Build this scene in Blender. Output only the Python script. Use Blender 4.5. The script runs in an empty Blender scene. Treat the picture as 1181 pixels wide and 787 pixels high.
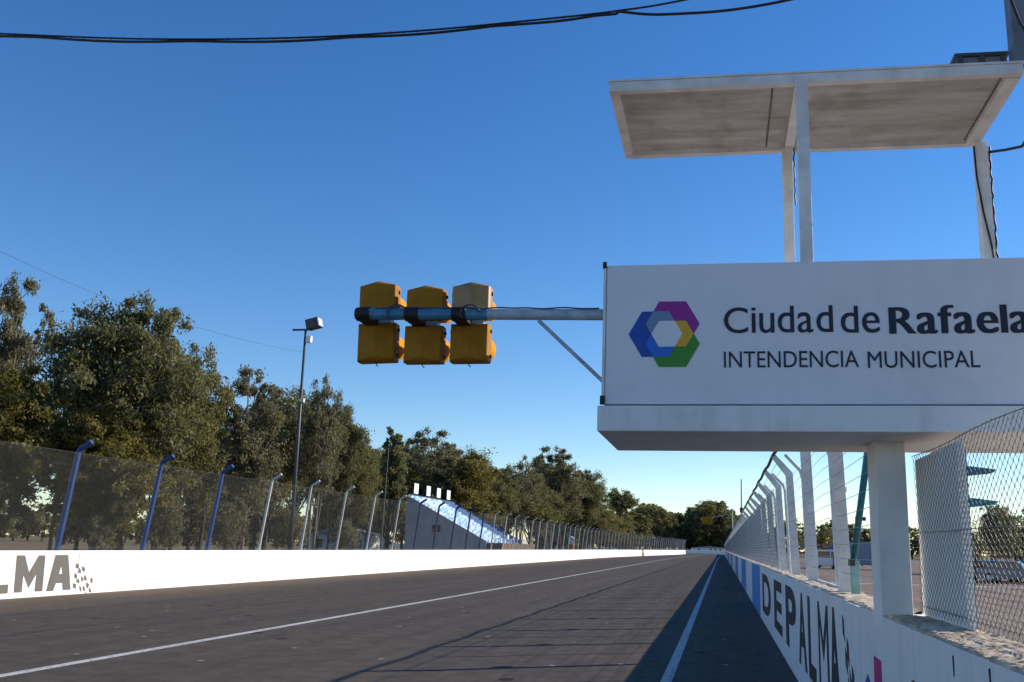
import bpy, math, random
import numpy as np
from mathutils import Vector, Matrix
random.seed(7); rng = np.random.default_rng(7)
R = math.radians
S = bpy.context.scene
COL = S.collection

# ------------------------------------------------------------------ materials
def new_mat(name):
    m = bpy.data.materials.new(name); m.use_nodes = True
    nt = m.node_tree; b = nt.nodes['Principled BSDF']
    return m, nt, b

def node(nt, typ, **kw):
    n = nt.nodes.new(typ)
    for k, v in kw.items():
        if k in n.inputs: n.inputs[k].default_value = v
        else: setattr(n, k, v)
    return n

def coords(nt, scale=(1, 1, 1)):
    tc = node(nt, 'ShaderNodeTexCoord'); mp = node(nt, 'ShaderNodeMapping')
    mp.inputs['Scale'].default_value = scale
    nt.links.new(tc.outputs['Object'], mp.inputs['Vector'])
    return mp.outputs['Vector']

def noise(nt, vec, scale, detail=5, rough=0.6):
    n = node(nt, 'ShaderNodeTexNoise'); n.inputs['Scale'].default_value = scale
    n.inputs['Detail'].default_value = detail; n.inputs['Roughness'].default_value = rough
    nt.links.new(vec, n.inputs['Vector']); return n.outputs['Fac']

def ramp(nt, fac, stops):
    r = node(nt, 'ShaderNodeValToRGB'); e = r.color_ramp.elements
    while len(e) < len(stops): e.new(0.5)
    for el, (p, c) in zip(e, stops):
        el.position = p; el.color = (*c, 1) if len(c) == 3 else c
    nt.links.new(fac, r.inputs['Fac']); return r.outputs['Color']

def mix(nt, fac, a, b, mode='MIX'):
    m = node(nt, 'ShaderNodeMix'); m.data_type = 'RGBA'; m.blend_type = mode
    for sock, v in ((0, fac), (6, a), (7, b)):
        if hasattr(v, 'default_value') or isinstance(v, bpy.types.NodeSocket): nt.links.new(v, m.inputs[sock])
        elif sock == 0: m.inputs[0].default_value = v
        else: m.inputs[sock].default_value = (*v, 1)
    return m.outputs[2]

def bump(nt, b, h, strength=0.3, dist=0.01):
    n = node(nt, 'ShaderNodeBump'); n.inputs['Strength'].default_value = strength; n.inputs['Distance'].default_value = dist
    nt.links.new(h, n.inputs['Height']); nt.links.new(n.outputs['Normal'], b.inputs['Normal'])

def mat(name, c, rough=0.6, var=0.15, scale=3.0, metal=0.0, bmp=0.0, stretch=(1, 1, 1), spec=0.4):
    """one paint / metal with mottling of its own"""
    m, nt, b = new_mat(name)
    v = coords(nt, stretch); f = noise(nt, v, scale)
    d = tuple(x * (1 - var) for x in c); l = tuple(min(1, x * (1 + var * 0.6)) for x in c)
    nt.links.new(ramp(nt, f, [(0.3, d), (0.7, l)]), b.inputs['Base Color'])
    b.inputs['Roughness'].default_value = rough; b.inputs['Metallic'].default_value = metal
    b.inputs['Specular IOR Level'].default_value = spec
    if bmp: bump(nt, b, noise(nt, v, scale * 12), bmp, 0.005)
    return m

def wall_paint(name, base, dirt, amount=0.45, scale=1.0, streak=6.0):
    m, nt, b = new_mat(name)
    v = coords(nt); vs = coords(nt, (streak, streak, 0.6))
    f1 = ramp(nt, noise(nt, v, 1.3 * scale, 8, 0.65), [(0.5, (0, 0, 0)), (0.78, (1, 1, 1))])
    f2 = ramp(nt, noise(nt, vs, 1.0, 6, 0.6), [(0.52, (0, 0, 0)), (0.8, (1, 1, 1))])
    f3 = ramp(nt, noise(nt, v, 24 * scale, 3, 0.5), [(0.70, (0, 0, 0)), (0.76, (1, 1, 1))])
    c = mix(nt, f1, base, tuple(x * 0.82 for x in base))
    mm = node(nt, 'ShaderNodeMath', operation='MULTIPLY'); nt.links.new(f2, mm.inputs[0]); mm.inputs[1].default_value = amount
    c = mix(nt, mm.outputs[0], c, dirt)
    m3 = node(nt, 'ShaderNodeMath', operation='MULTIPLY'); nt.links.new(f3, m3.inputs[0]); m3.inputs[1].default_value = amount
    c = mix(nt, m3.outputs[0], c, tuple(x * 0.8 for x in dirt))
    nt.links.new(c, b.inputs['Base Color']); b.inputs['Roughness'].default_value = 0.75
    b.inputs['Specular IOR Level'].default_value = 0.25
    bump(nt, b, noise(nt, v, 35 * scale, 4), 0.25, 0.006)
    return m

M = {}
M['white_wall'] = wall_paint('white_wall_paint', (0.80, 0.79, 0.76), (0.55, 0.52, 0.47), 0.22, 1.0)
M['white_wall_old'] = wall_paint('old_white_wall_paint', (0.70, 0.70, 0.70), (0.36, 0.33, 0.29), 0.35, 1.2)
M['white_deck'] = wall_paint('white_deck_paint', (0.76, 0.75, 0.74), (0.40, 0.36, 0.31), 0.35, 1.6)
M['sign_white'] = wall_paint('sign_vinyl', (0.74, 0.73, 0.75), (0.52, 0.51, 0.50), 0.16, 0.9, 9.0)
M['roof_white'] = mat('roof_beam_paint', (0.74, 0.72, 0.69), 0.6, 0.2, 5)
M['post_white'] = mat('white_steel_paint', (0.72, 0.71, 0.68), 0.5, 0.16, 4)
M['post_pale'] = mat('pale_galvanised_steel', (0.52, 0.52, 0.50), 0.5, 0.2, 6)
M['fence_post'] = mat('offwhite_fence_paint', (0.76, 0.74, 0.70), 0.55, 0.25, 5)
M['blue_post'] = mat('blue_steel_paint', (0.016, 0.055, 0.19), 0.5, 0.2, 4)
M['navy_post'] = mat('navy_steel_paint', (0.02, 0.035, 0.10), 0.45, 0.2, 4)
M['dark_steel'] = mat('dark_steel', (0.055, 0.06, 0.065), 0.5, 0.25, 5)
M['grey_steel'] = mat('grey_steel', (0.20, 0.21, 0.23), 0.45, 0.25, 5, 0.3)
M['black'] = mat('black_rubber', (0.012, 0.012, 0.014), 0.55, 0.3, 9)
M['wire'] = mat('galvanised_wire', (0.20, 0.195, 0.185), 0.5, 0.25, 30, 0.5)
M['wire_pale'] = mat('bright_wire', (0.42, 0.42, 0.41), 0.5, 0.2, 30, 0.3)
M['wire_rust'] = mat('weathered_wire', (0.13, 0.12, 0.115), 0.6, 0.35, 30, 0.3)
M['teal'] = mat('teal_steel_paint', (0.012, 0.16, 0.24), 0.4, 0.25, 6)
M['mint'] = mat('mint_steel_paint', (0.30, 0.52, 0.46), 0.5, 0.25, 6)
M['pipe_blue'] = mat('blue_pipe_paint', (0.05, 0.20, 0.34), 0.35, 0.35, 9)
M['pipe_grey'] = mat('grey_pipe_paint', (0.38, 0.46, 0.54), 0.4, 0.3, 9)
M['yellow'] = mat('signal_yellow', (0.37, 0.155, 0.005), 0.62, 0.25, 7, spec=0.2)
M['yellow_pale'] = mat('signal_yellow_pale', (0.38, 0.19, 0.035), 0.35, 0.38, 5, spec=0.7)  # paler, glossier yellow for one upper section
M['visor_yellow'] = mat('visor_yellow', (0.60, 0.25, 0.003), 0.75, 0.12, 7, spec=0.1)
M['lens_red'] = mat('red_lens', (0.25, 0.01, 0.01), 0.15, 0.1, 9)
M['lens_green'] = mat('green_lens', (0.01, 0.15, 0.06), 0.15, 0.1, 9)
M['ink'] = mat('navy_lettering', (0.012, 0.016, 0.035), 0.5, 0.1, 9)
M['paint_grey'] = wall_paint('grey_letter_paint', (0.135, 0.125, 0.115), (0.20, 0.19, 0.17), 0.4, 2.0)
M['paint_black'] = wall_paint('black_letter_paint', (0.035, 0.03, 0.038), (0.14, 0.13, 0.13), 0.4, 2.0)
M['paint_blue'] = wall_paint('sky_blue_wall_paint', (0.06, 0.25, 0.55), (0.2, 0.25, 0.3), 0.3, 1.2)
M['paint_magenta'] = mat('magenta_paint', (0.45, 0.02, 0.18), 0.7, 0.12, 8)
M['paint_royal'] = mat('royal_blue_paint', (0.02, 0.06, 0.30), 0.7, 0.12, 8)
for nm, c in dict(lg_blue=(0.010, 0.060, 0.36), lg_mag=(0.30, 0.015, 0.26), lg_green=(0.045, 0.25, 0.02), lg_slate=(0.17, 0.24, 0.38),
                  lg_sky=(0.015, 0.14, 0.58), lg_gold=(0.72, 0.36, 0.02)).items():
    M[nm] = mat(nm.replace('lg_', 'logo_'), c, 0.45, 0.04, 6)
M['car_white'] = mat('white_car_paint', (0.72, 0.73, 0.75), 0.25, 0.04, 3, spec=0.5)
M['car_dark'] = mat('dark_car_paint', (0.02, 0.022, 0.028), 0.22, 0.1, 3, spec=0.5)
M['car_blue'] = mat('blue_grey_paint', (0.12, 0.18, 0.27), 0.3, 0.08, 3, spec=0.5)
M['car_grey'] = mat('grey_car_paint', (0.22, 0.22, 0.23), 0.3, 0.08, 3, spec=0.5)
M['car_red'] = mat('red_car_paint', (0.30, 0.02, 0.02), 0.25, 0.08, 3, spec=0.5)
M['glass'] = mat('dark_glass', (0.015, 0.02, 0.025), 0.08, 0.1, 2, spec=0.6)
M['rim'] = mat('wheel_rim', (0.4, 0.4, 0.42), 0.35, 0.1, 8, 0.6)
M['lamp_clear'] = mat('lamp_glass', (0.6, 0.6, 0.58), 0.12, 0.05, 8)
M['tail'] = mat('tail_light_red', (0.35, 0.01, 0.01), 0.2, 0.1, 8)
M['seat_blue'] = mat('blue_seat', (0.05, 0.17, 0.42), 0.5, 0.15, 3)
M['seat_white'] = mat('white_seat', (0.72, 0.78, 0.84), 0.5, 0.08, 3)
m, nt, b = new_mat('bench_paint'); v = coords(nt, (0.9, 0.55, 0.01)); sx = node(nt, 'ShaderNodeSeparateXYZ'); nt.links.new(coords(nt), sx.inputs[0])
f = ramp(nt, noise(nt, v, 1.3, 3, 0.6), [(0.50, (0.46, 0.60, 0.76)), (0.56, (0.16, 0.34, 0.58))])
f2 = node(nt, 'ShaderNodeMath', operation='GREATER_THAN'); nt.links.new(sx.outputs['Y'], f2.inputs[0]); f2.inputs[1].default_value = 106.5
nt.links.new(mix(nt, f2.outputs[0], f, (0.035, 0.09, 0.24)), b.inputs['Base Color']); b.inputs['Roughness'].default_value = 0.5; M['bench'] = m
M['concrete'] = mat('bare_concrete', (0.30, 0.29, 0.28), 0.85, 0.25, 1.2, bmp=0.3)
M['stand_grey'] = mat('grey_cladding', (0.42, 0.43, 0.46), 0.7, 0.2, 0.9)
M['plastic_white'] = mat('white_plastic', (0.78, 0.78, 0.78), 0.4, 0.04, 4)
M['red_paint'] = mat('red_paint', (0.40, 0.04, 0.03), 0.5, 0.15, 4)
M['deck_brown'] = mat('brown_deck_boards', (0.16, 0.10, 0.08), 0.8, 0.3, 1.5)
M['yellow_paint'] = mat('yellow_paint', (0.65, 0.48, 0.05), 0.5, 0.15, 4)
M['canvas_blue'] = mat('blue_canvas', (0.05, 0.07, 0.32), 0.7, 0.1, 3)
M['shed_wall'] = mat('shed_wall', (0.70, 0.69, 0.66), 0.8, 0.12, 1.0)
M['shed_roof'] = mat('shed_roof', (0.22, 0.24, 0.27), 0.6, 0.15, 1.0)

# rough broken mortar on top of the wall
m, nt, b = new_mat('rough_mortar'); v = coords(nt)
f = noise(nt, v, 9, 9, 0.72)
nt.links.new(ramp(nt, f, [(0.30, (0.20, 0.15, 0.10)), (0.48, (0.48, 0.38, 0.27)), (0.62, (0.70, 0.62, 0.50))]), b.inputs['Base Color'])
b.inputs['Roughness'].default_value = 0.95; bump(nt, b, noise(nt, v, 45, 7, 0.7), 0.5, 0.012); M['mortar'] = m

# soffit sheet: grimy off white, stains running along the sheet
m, nt, b = new_mat('grimy_soffit'); v = coords(nt, (1.2, 7, 3)); v2 = coords(nt)
c = ramp(nt, noise(nt, v, 1.0, 7, 0.65), [(0.3, (0.34, 0.30, 0.26)), (0.55, (0.50, 0.47, 0.44)), (0.75, (0.62, 0.60, 0.57))])
c = mix(nt, ramp(nt, noise(nt, v2, 3.2, 5), [(0.5, (0, 0, 0)), (0.72, (0.7, 0.7, 0.7))]), c, (0.24, 0.20, 0.16))
nt.links.new(c, b.inputs['Base Color']); b.inputs['Roughness'].default_value = 0.7; M['soffit'] = m

# asphalt
def asphalt(name, tint, wear):
    m, nt, b = new_mat(name)
    v = coords(nt); vl = coords(nt, (1.6, 0.035, 1)); vl2 = coords(nt, (7.0, 0.12, 1)); vx = coords(nt, (0.05, 0.9, 1))
    base = ramp(nt, noise(nt, vl, 1.0, 6, 0.6), [(0.30, tuple(x * 0.66 for x in tint)), (0.5, tint), (0.70, tuple(x * 1.35 for x in tint))])
    base = mix(nt, ramp(nt, noise(nt, vl2, 1.0, 5, 0.6), [(0.46, (0, 0, 0)), (0.72, (0.6, 0.6, 0.6))]), base, tuple(x * 0.6 for x in tint))
    base = mix(nt, ramp(nt, noise(nt, v, 0.22, 6, 0.6), [(0.45, (0, 0, 0)), (0.7, (0.6, 0.6, 0.6))]), base, (tint[0] * 1.45, tint[1] * 1.32, tint[2] * 1.2))
    base = mix(nt, ramp(nt, noise(nt, vx, 1.0, 4, 0.5), [(0.62, (0, 0, 0)), (0.66, (0.35, 0.35, 0.35)), (0.70, (0, 0, 0))]), base, tuple(x * 0.5 for x in tint))
    base = mix(nt, ramp(nt, noise(nt, v, 55, 3, 0.7), [(0.35, (0, 0, 0)), (0.75, (0.55, 0.55, 0.55))]), base, tuple(x * 1.9 for x in tint))
    base = mix(nt, ramp(nt, noise(nt, v, 2.4, 6, 0.7), [(0.42, (0, 0, 0)), (0.62, (0.55, 0.55, 0.55))]), base, tuple(x * 0.6 for x in tint))
    # seam of an old crack and scattered pale grit
    sp = node(nt, 'ShaderNodeTexVoronoi', voronoi_dimensions='2D'); sp.inputs['Scale'].default_value = 0.34; nt.links.new(v, sp.inputs['Vector'])
    base = mix(nt, ramp(nt, sp.outputs['Distance'], [(0.012, (1, 1, 1)), (0.019, (0, 0, 0))]), base, (0.32, 0.31, 0.30))
    sp2 = node(nt, 'ShaderNodeTexVoronoi', voronoi_dimensions='2D'); sp2.inputs['Scale'].default_value = 0.24; nt.links.new(coords(nt, (1, 0.6, 1)), sp2.inputs['Vector'])
    base = mix(nt, ramp(nt, sp2.outputs['Distance'], [(0.018, (0.8, 0.8, 0.8)), (0.030, (0, 0, 0))]), base, (0.012, 0.012, 0.012))
    if wear:   # brown dust swept to the foot of the far wall
        sx = node(nt, 'ShaderNodeSeparateXYZ'); nt.links.new(coords(nt), sx.inputs[0])
        mr = node(nt, 'ShaderNodeMapRange'); nt.links.new(sx.outputs['X'], mr.inputs['Value'])
        mr.inputs['From Min'].default_value = -15.5; mr.inputs['From Max'].default_value = -20.3
        mm = node(nt, 'ShaderNodeMath', operation='MULTIPLY'); nt.links.new(mr.outputs[0], mm.inputs[0]); nt.links.new(noise(nt, vl, 1.6, 6), mm.inputs[1])
        base = mix(nt, mm.outputs[0], base, (0.20, 0.145, 0.095))
    nt.links.new(base, b.inputs['Base Color']); b.inputs['Roughness'].default_value = 0.8
    b.inputs['Specular IOR Level'].default_value = 0.06
    bump(nt, b, noise(nt, v, 70, 4, 0.7), 0.5, 0.012)
    return m
M['asphalt'] = asphalt('track_asphalt', (0.082, 0.070, 0.059), True)
M['tar'] = mat('old_tar', (0.040, 0.035, 0.032), 0.7, 0.4, 1.5)
M['paddock'] = asphalt('paddock_asphalt', (0.20, 0.155, 0.125), False)

m, nt, b = new_mat('worn_line_paint'); v = coords(nt); vl = coords(nt, (6, 0.6, 1))
c = mix(nt, ramp(nt, noise(nt, v, 14, 7, 0.7), [(0.44, (0, 0, 0)), (0.66, (1, 1, 1))]), (0.58, 0.56, 0.52), (0.20, 0.185, 0.17))
c = mix(nt, ramp(nt, noise(nt, vl, 1.0, 5), [(0.5, (0, 0, 0)), (0.75, (0.7, 0.7, 0.7))]), c, (0.24, 0.22, 0.20))
nt.links.new(c, b.inputs['Base Color']); b.inputs['Roughness'].default_value = 0.8; M['line'] = m

m, nt, b = new_mat('dry_grass_ground'); v = coords(nt)
c = ramp(nt, noise(nt, v, 0.12, 8, 0.65), [(0.3, (0.085, 0.085, 0.035)), (0.5, (0.17, 0.13, 0.075)), (0.7, (0.22, 0.165, 0.10))])
c = mix(nt, ramp(nt, noise(nt, v, 6, 6, 0.7), [(0.35, (0, 0, 0)), (0.75, (0.5, 0.5, 0.5))]), c, (0.06, 0.055, 0.03))
nt.links.new(c, b.inputs['Base Color']); b.inputs['Roughness'].default_value = 1.0; b.inputs['Specular IOR Level'].default_value = 0.1
bump(nt, b, noise(nt, v, 8, 6), 0.8, 0.05); M['ground'] = m

def leaf_mat(name, dark, light, trans=0.5):
    m, nt, b = new_mat(name)
    g = node(nt, 'ShaderNodeNewGeometry'); oi = node(nt, 'ShaderNodeObjectInfo')
    v = coords(nt); f = noise(nt, v, 0.8, 5, 0.7)
    a = node(nt, 'ShaderNodeMath', operation='MULTIPLY_ADD'); nt.links.new(g.outputs['Random Per Island'], a.inputs[0]); a.inputs[1].default_value = 0.5; nt.links.new(f, a.inputs[2])
    a2 = node(nt, 'ShaderNodeMath', operation='MULTIPLY_ADD'); nt.links.new(oi.outputs['Random'], a2.inputs[0]); a2.inputs[1].default_value = 0.25; nt.links.new(a.outputs[0], a2.inputs[2])
    c = ramp(nt, a2.outputs[0], [(0.45, dark), (0.85, light), (1.15, tuple(x * 1.3 for x in light))])
    nt.links.new(c, b.inputs['Base Color']); b.inputs['Roughness'].default_value = 0.55; b.inputs['Specular IOR Level'].default_value = 0.3
    t = node(nt, 'ShaderNodeBsdfTranslucent'); nt.links.new(mix(nt, 0.5, c, (0.17, 0.16, 0.03)), t.inputs['Color'])
    ms = node(nt, 'ShaderNodeMixShader'); ms.inputs[0].default_value = trans
    out = nt.nodes['Material Output']
    nt.links.new(b.outputs[0], ms.inputs[1]); nt.links.new(t.outputs[0], ms.inputs[2]); nt.links.new(ms.outputs[0], out.inputs['Surface'])
    return m
M['leaf_olive'] = leaf_mat('olive_leaves', (0.065, 0.062, 0.026), (0.185, 0.165, 0.070))
M['leaf_dark'] = leaf_mat('dark_green_leaves', (0.050, 0.054, 0.028), (0.145, 0.142, 0.068))
M['leaf_yellow'] = leaf_mat('yellow_green_leaves', (0.075, 0.068, 0.020), (0.20, 0.165, 0.045))
M['leaf_grey'] = leaf_mat('grey_green_leaves', (0.062, 0.060, 0.040), (0.165, 0.152, 0.095))
M['bark'] = mat('eucalyptus_bark', (0.15, 0.125, 0.10), 0.9, 0.5, 3, bmp=0.5, stretch=(1, 1, 0.3))
M['bark_dark'] = mat('dark_bark', (0.055, 0.045, 0.036), 0.9, 0.4, 3, bmp=0.5, stretch=(1, 1, 0.3))

# ------------------------------------------------------------------ mesh helpers
class MB:
    def __init__(s): s.v = []; s.f = []
    def add(s, vs, fs):
        o = len(s.v); s.v += [tuple(p) for p in vs]; s.f += [tuple(i + o for i in f) for f in fs]; return s
    def box(s, x0, x1, y0, y1, z0, z1, m=None):
        vs = [Vector((x, y, z)) for z in (z0, z1) for y in (y0, y1) for x in (x0, x1)]
        if m is not None: vs = [m @ p for p in vs]
        return s.add(vs, [(0, 2, 3, 1), (4, 5, 7, 6), (0, 1, 5, 4), (2, 6, 7, 3), (0, 4, 6, 2), (1, 3, 7, 5)])
    def tube(s, pts, r, n=8, caps=True, rot=0.0):
        pts = [Vector(p) for p in pts]; rs = r if isinstance(r, (list, tuple)) else [r] * len(pts)
        o = len(s.v); up = None
        for i, p in enumerate(pts):
            d = (pts[min(i + 1, len(pts) - 1)] - pts[max(i - 1, 0)]).normalized()
            if up is None:
                a = Vector((0, 0, 1)) if abs(d.z) < 0.9 else Vector((0, 1, 0))
                u = d.cross(a).normalized()
            else: u = (up - d * up.dot(d)).normalized()
            up = u; w = d.cross(u)
            for k in range(n):
                a = 2 * math.pi * k / n + rot
                s.v.append(tuple(p + (u * math.cos(a) + w * math.sin(a)) * rs[i]))
        for i in range(len(pts) - 1):
            for k in range(n):
                a, b_ = o + i * n + k, o + i * n + (k + 1) % n
                s.f.append((a, b_, b_ + n, a + n))
        if caps:
            s.f.append(tuple(o + k for k in range(n))[::-1]); e = o + (len(pts) - 1) * n
            s.f.append(tuple(e + k for k in range(n)))
        return s
    def prism(s, outline, a0, a1, axis='y'):
        """outline in the plane across axis; extruded from a0 to a1"""
        n = len(outline)
        def P(u, w, a): return {'y': (u, a, w), 'x': (a, u, w), 'z': (u, w, a)}[axis]
        vs = [P(u, w, a0) for u, w in outline] + [P(u, w, a1) for u, w in outline]
        return s.add(vs, [tuple(range(n)), tuple(range(2 * n - 1, n - 1, -1))] + [(i, i + n, (i + 1) % n + n, (i + 1) % n) for i in range(n)])
    def mesh(s, name):
        me = bpy.data.meshes.new(name); me.from_pydata(s.v, [], s.f); me.update()
        return me
    def build(s, name, material, parent=None, smooth=False, bevel=0.0, loc=None, fix=True):
        me = s.mesh(name)
        if fix and len(s.f) < 60000:
            import bmesh
            bm = bmesh.new(); bm.from_mesh(me); bmesh.ops.recalc_face_normals(bm, faces=bm.faces); bm.to_mesh(me); bm.free()
        return link(name, me, material, parent, smooth, bevel, loc)

def link(name, me, material, parent=None, smooth=False, bevel=0.0, loc=None):
    o = bpy.data.objects.new(name, me); COL.objects.link(o)
    if material is not None and not me.materials: me.materials.append(material)
    if smooth:
        me.polygons.foreach_set('use_smooth', [True] * len(me.polygons)); me.update()
    if bevel:
        bv = o.modifiers.new('bevel', 'BEVEL'); bv.width = bevel; bv.segments = 2; bv.limit_method = 'ANGLE'
    if parent is not None: o.parent = parent
    if loc is not None: o.location = loc
    return o

def tag(o, label=None, cat=None, group=None, kind=None):
    if label: o['label'] = label
    if cat: o['category'] = cat
    if group: o['group'] = group
    if kind: o['kind'] = kind
    return o
def thing(name, label, cat, loc=(0, 0, 0), rz=0.0, group=None):
    o = bpy.data.objects.new(name, None); COL.objects.link(o); o.location = loc; o.rotation_euler = (0, 0, rz)
    o.empty_display_size = 0.3
    return tag(o, label, cat, group)
def copy_tree(o, parent=None):
    c = o.copy(); COL.objects.link(c)
    if parent is not None: c.parent = parent
    for ch in list(o.children): copy_tree(ch, c)
    return c

def flat_curve(name, loops, thick):
    """2D closed loops (holes allowed) -> filled mesh in local XY, thickness along Z"""
    cu = bpy.data.curves.new(name, 'CURVE'); cu.dimensions = '2D'; cu.fill_mode = 'BOTH'; cu.extrude = thick
    for lp in loops:
        sp = cu.splines.new('POLY'); sp.points.add(len(lp) - 1)
        for p, q in zip(sp.points, lp): p.co = (q[0], q[1], 0, 1)
        sp.use_cyclic_u = True
    return curve_mesh(name, cu)
def curve_mesh(name, cu):
    t = bpy.data.objects.new('tmp', cu); COL.objects.link(t)
    dg = bpy.context.evaluated_depsgraph_get()
    me = bpy.data.meshes.new_from_object(t.evaluated_get(dg)); me.name = name
    bpy.data.objects.remove(t); bpy.data.curves.remove(cu); me.materials.clear()
    return me
def text_mesh(name, s, offset=0.0, thick=0.002):
    cu = bpy.data.curves.new(name, 'FONT'); cu.body = s; cu.size = 1.0; cu.offset = offset; cu.extrude = thick; cu.resolution_u = 6
    return curve_mesh(name, cu)
def fit(me, u0, u1, w0, w1, fn, ref=None):
    """stretch the mesh's XY box to [u0,u1]x[w0,w1], map through fn(u, w, depth)"""
    co = np.array([v.co[:] for v in me.vertices]); lo = co.min(0); hi = co.max(0)
    if ref is not None: lo[1], hi[1] = ref
    u = u0 + (co[:, 0] - lo[0]) / (hi[0] - lo[0]) * (u1 - u0); w = w0 + (co[:, 1] - lo[1]) / (hi[1] - lo[1]) * (w1 - w0)
    for v, a, b_, c in zip(me.vertices, u, w, co[:, 2]): v.co = fn(a, b_, c)
    me.update(); return me

# ------------------------------------------------------------------ camera (a phone held a little upward, picture cropped off centre)
F, PXC, VPX, VPY, ROLL, CH = 1055.0, 690.0, 832.0, 634.0, R(1.2), 1.8
t = np.array([VPX - PXC, VPY - 393.5, F]); t /= np.linalg.norm(t)
h = np.array([math.cos(ROLL), math.sin(ROLL), 0.0])
up = np.cross(h, t); up /= np.linalg.norm(up); up = -up if up[1] > 0 else up
xx = np.cross(t, up); xx /= np.linalg.norm(xx); xx = -xx if xx[0] < 0 else xx
RW = np.array([xx, t, up])
cam = bpy.data.cameras.new('camera'); cam.sensor_width = 36; cam.lens = F / 1181 * 36; cam.shift_x = -(PXC - 590.5) / 1181
cam.clip_end = 6000; cam.clip_start = 0.05
co = bpy.data.objects.new('camera', cam); COL.objects.link(co)
mw = Matrix.Identity(4)
for i in range(3):
    mw[i][0] = RW[i, 0]; mw[i][1] = -RW[i, 1]; mw[i][2] = -RW[i, 2]
mw[2][3] = CH
co.matrix_world = mw; S.camera = co
def bearing(px, py):
    d = RW @ np.array([px - PXC, py - 393.5, F]); return d[0] / d[1], d[2] / d[1]
def X_of(px, Y): return float(bearing(px, VPY - 0.021 * (VPX - px))[0] * Y)     # side step of a thing Y metres on that is seen on this bearing

# ------------------------------------------------------------------ light
SUN_AZ, SUN_EL = R(60), R(26.5)
w = bpy.data.worlds.new('World'); S.world = w; w.use_nodes = True
nt = w.node_tree; bg = nt.nodes['Background']
sky = nt.nodes.new('ShaderNodeTexSky'); sky.sky_type = 'NISHITA'; sky.sun_disc = False
sky.sun_elevation = SUN_EL; sky.sun_rotation = SUN_AZ; sky.altitude = 100; sky.air_density = 1.0; sky.dust_density = 0.0; sky.ozone_density = 3.0
hs = nt.nodes.new('ShaderNodeHueSaturation'); hs.inputs['Saturation'].default_value = 1.28; hs.inputs['Hue'].default_value = 0.508
nt.links.new(sky.outputs['Color'], hs.inputs['Color']); nt.links.new(hs.outputs['Color'], bg.inputs['Color']); bg.inputs['Strength'].default_value = 0.125
sd = bpy.data.lights.new('sun', 'SUN'); sd.energy = 4.9; sd.angle = R(0.53); sd.color = (1.0, 0.90, 0.76)
so = bpy.data.objects.new('sun', sd); COL.objects.link(so)
dirv = Vector((math.sin(SUN_AZ) * math.cos(SUN_EL), math.cos(SUN_AZ) * math.cos(SUN_EL), math.sin(SUN_EL)))
so.rotation_euler = dirv.to_track_quat('Z', 'Y').to_euler(); so.location = (40, 30, 60)
S.view_settings.view_transform = 'Standard'; S.view_settings.look = 'None'; S.view_settings.exposure = 0.38; S.view_settings.gamma = 1.0
S.view_settings.use_curve_mapping = False

# ------------------------------------------------------------------ ground and track
g = MB().add([(-2500, -600, 0), (2500, -600, 0), (2500, 3500, 0), (-2500, 3500, 0)], [(0, 1, 2, 3)]).build('ground', M['ground']); tag(g, kind='structure')
def smooth(t): t = max(0, min(1, t)); return t * t * (3 - 2 * t)
def left_x(Y): return -20.3 + 7.8 * smooth((Y - 150) / 180.0)
YEND = 330.0
ys = [-40, -20, 0, 4, 8, 12, 16, 20] + [20 + 4 * k for k in range(1, 30)] + [145 + 5 * k for k in range(0, 38)]
LP = [(left_x(y), y) for y in ys]; RP = [(1.06, y) for y in ys]
for k in range(1, 36):
    a = R(k * 3.2); LP.append((-12.5 - 150 * (1 - math.cos(a)), YEND + 150 * math.sin(a))); RP.append((1.06 - 163.56 * (1 - math.cos(a)), YEND + 163.56 * math.sin(a)))
def between(fr):   # fraction from right wall to left wall
    return [(r[0] + (l[0] - r[0]) * fr, r[1] + (l[1] - r[1]) * fr) for l, r in zip(LP, RP)]
def strip(a, b, z):
    mb = MB(); n = len(a)
    return mb.add([(x, y, z) for x, y in a] + [(x, y, z) for x, y in b], [(i, i + 1, n + i + 1, n + i) for i in range(n - 1)])
tag(strip(between(1.0), between(0.0), 0.004).build('race_track', M['asphalt']), kind='structure')
def line(f0, wdt):
    d = wdt / 2 / 21.36; return strip(between(f0 + d), between(f0 - d), 0.009)
tag(line(0.485, 0.20).build('track_line', M['line']), kind='structure')
tag(line(0.0857, 0.155).build('track_line', M['line']), kind='structure')
for fr, wd in ((0.262, 0.05), (0.655, 0.06), (0.805, 0.04)):
    a_ = between(fr + wd / 42.7); b_ = between(fr - wd / 42.7); ra, rb = [], []
    for (xa, ya), (xb, yb) in zip(a_, b_):
        ra.append((xa + random.uniform(-0.02, 0.02), ya)); rb.append((xb + random.uniform(-0.02, 0.02), yb))
    tag(strip(ra, rb, 0.008).build('tar_seam', M['tar']), kind='structure')
tag(strip(between(0.021), between(0.0006), 0.0).build('gutter_strip', mat('gutter_concrete', (0.055, 0.05, 0.046), 0.9, 0.4, 2.5, bmp=0.6)), kind='structure').location.z = 0.012
tag(MB().add([(1.4, -40, 0.004), (90, -40, 0.004), (90, 260, 0.004), (1.4, 260, 0.004)], [(0, 1, 2, 3)]).build('paddock_pavement', M['paddock']), kind='structure')
tag(MB().add([(3, 41.2, 0.009), (60, 40.2, 0.009), (60, 40.9, 0.009), (3, 41.9, 0.009)], [(0, 1, 2, 3)]).build('paddock_line', M['red_paint']), kind='structure')
tag(MB().add([(3, 57, 0.009), (60, 57, 0.009), (60, 57.8, 0.009), (3, 57.8, 0.009)], [(0, 1, 2, 3)]).build('paddock_line', M['line']), kind='structure')

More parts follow.
